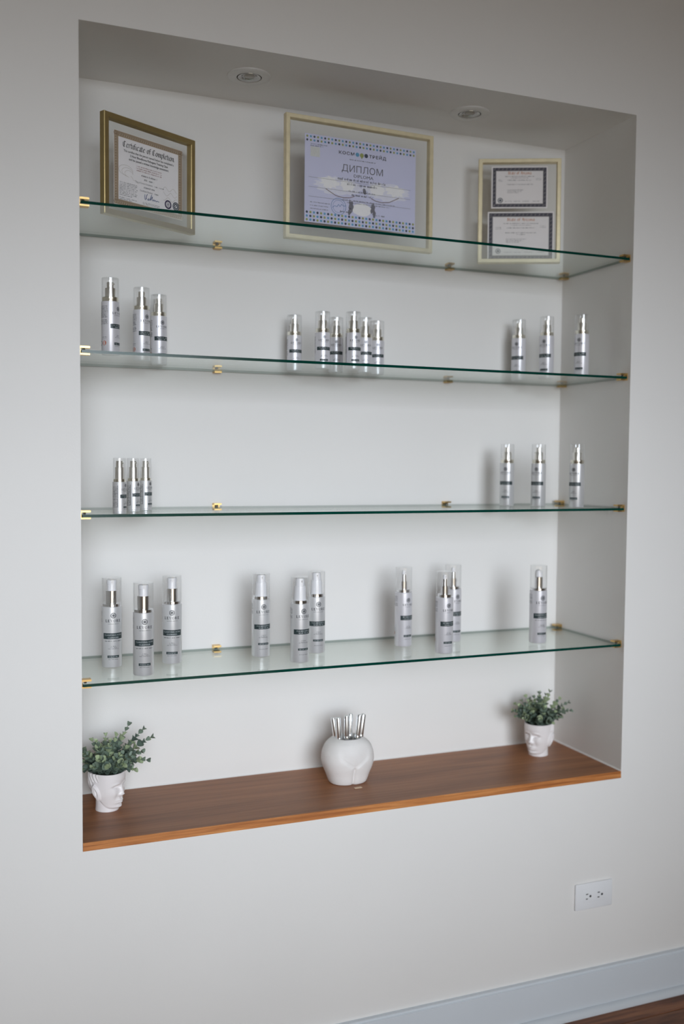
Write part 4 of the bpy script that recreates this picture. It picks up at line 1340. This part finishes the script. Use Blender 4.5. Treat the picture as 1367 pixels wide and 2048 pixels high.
rg = random.Random(21)
st1 = []
for k in range(11): st1.append((k * 360 / 11 + rg.uniform(-12, 12), rg.uniform(58, 78), rg.uniform(0.050, 0.068), 2))
for k in range(9): st1.append((k * 40 + 15 + rg.uniform(-12, 12), rg.uniform(34, 50), rg.uniform(0.062, 0.082), 2))
for k in range(5): st1.append((k * 72 + rg.uniform(-15, 15), rg.uniform(10, 26), rg.uniform(0.070, 0.088), 2))
st1 += [(-8, 52, 0.112, 1), (4, 40, 0.112, 1), (-40, 56, 0.092, 1), (20, 26, 0.108, 1), (-20, 74, 0.082, 1), (-70, 60, 0.075, 1)]
planter(0.0785, 0.189, -45, 'white glossy face planter in near profile holding sprawling green eucalyptus', 5, st1, 1.0, (0.004, NW - 0.004))
st2 = []
for k in range(11): st2.append((k * 360 / 11 + rg.uniform(-12, 12), rg.uniform(55, 74), rg.uniform(0.045, 0.060), 2))
for k in range(9): st2.append((k * 40 + 5 + rg.uniform(-12, 12), rg.uniform(32, 48), rg.uniform(0.062, 0.080), 2))
for k in range(6): st2.append((k * 60 + rg.uniform(-15, 15), rg.uniform(8, 24), rg.uniform(0.072, 0.090), 2))
st2 += [(190, 62, 0.092, 1), (200, 50, 0.092, 1), (-10, 55, 0.088, 1), (-40, 60, 0.080, 1)]
planter(1.2464, 0.2026, 205, 'white glossy face planter turned three quarters, with bushy eucalyptus, by the shaded side wall', 9, st2, 0.92, (0.004, NW - 0.004))

# ------------------------------------------------------------------ torso vase
VH = 111.0
def vase_point(th, z):
    c_, s_ = cos(th), sin(th)           # front is -y
    k = z / VH
    w_ = 66 * lerp_tab([(0, .70), (.06, .745), (.2, .83), (.38, .95), (.52, 1.0), (.66, .985), (.78, .925), (.88, .83), (.95, .70), (1.0, .55)], k)
    d_ = 54 * lerp_tab([(0, .72), (.06, .77), (.2, .84), (.4, .96), (.55, 1.0), (.68, .97), (.8, .90), (.9, .82), (.96, .73), (1.0, .64)], k)
    p_ = 2.35
    r = 1 / ((abs(c_ / w_) ** p_ + abs(s_ / d_) ** p_) ** (1 / p_))
    x, y = r * c_, r * s_
    if y < 0:
        fr = smooth(-s_ / 0.45)
        dy = 0
        zv = 43 + abs(x) * 0.72
        side = smooth((44 - abs(x)) / 18)
        dd = z - zv
        dy += 2.6 * G(dd, 4.2) * side
        dy += 2.6 * smooth(dd / 5) * G(dd - 8, 16) * side
        dy += 4.2 * G(x, 3.0) * smooth((47 - z) / 8)
        dy += 2.5 * G(x, 9) * smooth((47 - z) / 10)
        y += dy * fr
    else:
        fr = smooth(s_ / 0.45)
        y -= (9 * G(x, 3.5) + 5 * G(x, 12)) * smooth((86 - z) / 14) * fr
        y += 5 * G(abs(x) - 26, 20) * G(z - 46, 26) * fr
    return x, y
def vase_mesh():
    NT, NZ = 200, 100
    v, f = [], []
    for i in range(NZ + 1):
        z = VH * i / NZ
        for k in range(NT):
            x, y = vase_point(2 * pi * k / NT, z)
            e = 1.0 if i > 1 else (0.965 if i == 0 else 0.99)
            v.append((x * e * mm, y * e * mm, z * mm))
    top = [(p[0], p[1]) for p in v[-NT:]]
    for (sc, z) in ((0.96, VH + 0.9), (0.90, VH + 0.6), (0.87, VH - 1.5), (0.87, VH - 14), (0.98, VH - 40), (0.9, 10)):
        for (x, y) in top: v.append((x * sc, y * sc, z * mm))
    rows = NZ + 7
    for i in range(rows - 1):
        for k in range(NT):
            k2 = (k + 1) % NT
            f.append((i * NT + k, i * NT + k2, (i + 1) * NT + k2, (i + 1) * NT + k))
    f.append(tuple(range(NT - 1, -1, -1))); f.append(tuple((rows - 1) * NT + k for k in range(NT)))
    m = MB(); m.add(v, f)
    return m
VX, VY = 0.669, 0.179
vo = vase_mesh().build('torso_vase', 'ceramic_matte', smooth=75)
vo.location = (VX, VY, 0.0002); vo.rotation_euler = (0, 0, radians(0))
tag(vo, 'matte white vase shaped like a body from waist to thighs', 'vase')

def silver_tube(bx, by, tx, ty, ln, r, label):
    t = empty('silver_tube', (VX + bx, VY + by, 0.0115))
    ax = Vector((tx - bx, ty - by, 0.112)).normalized()
    t.rotation_mode = 'QUATERNION'
    t.rotation_quaternion = Vector((0, 0, 1)).rotation_difference(ax)
    tag(t, label, 'tube', 'silver tubes standing in the vase')
    MB().lathe([(r * 0.86, 0.0), (r * 0.86, ln * 0.60)], 20).build('tube_body', 'tube_silver', t, smooth=40)
    MB().lathe([(r * 0.90, ln * 0.60), (r * 0.90, ln * 0.612)], 20).build('seam', 'tube_dark', t, smooth=40)
    MB().lathe([(r * 1.03, ln * 0.612), (r * 1.05, ln * 0.625), (r * 1.03, ln * 0.665), (r * 0.97, ln * 0.672)], 20).build('ring', 'tube_ring', t, smooth=40)
    MB().lathe([(r * 0.97, ln * 0.672), (r, ln * 0.99), (r * 0.9, ln), (r * 0.6, ln * 0.997), (0.0003, ln * 0.985)], 24).build('tube_cap', 'tube_silver', t, smooth=40)
TL = ['front silver tube in the vase leaning toward the planter with profile face',
      'upright front silver tube in the vase beside the one leaning to the profile planter',
      'silver tube in the middle of the vase mouth behind the front row',
      'front silver tube in the vase beside the pair fanning toward the shaded side wall',
      'silver tube in the vase fanning out toward the shaded side wall, in front',
      'rearmost silver tube in the vase fanning out toward the shaded side wall',
      'rear silver tube in the vase half hidden behind the one leaning to the profile planter']
for lab, (bx, by, tx, ty, ln) in zip(TL, ((-0.019, -0.006, -0.024, -0.008, 0.153), (-0.0055, -0.011, -0.008, -0.015, 0.158), (0.004, 0.004, 0.006, 0.002, 0.157),
                             (0.0095, -0.012, 0.0180, -0.016, 0.158), (0.0225, -0.002, 0.0310, -0.005, 0.156), (0.017, 0.013, 0.0345, 0.014, 0.151), (-0.014, 0.009, -0.0260, 0.012, 0.149))):
    silver_tube(bx, by, tx * 1.12, ty, ln, 0.0066, lab)

# small flat beige piece on the sill
ch = bevel_box(-0.010, 0.010, -0.004, 0.004, 0, 0.0016, 0.0004, 1).build('beige_piece', 'piece_beige')
ch.location = (0.672, 0.117, 0.0002); ch.rotation_euler = (0, 0, radians(4))
tag(ch, 'tiny flat beige piece on the oak sill before the vase', 'scrap')
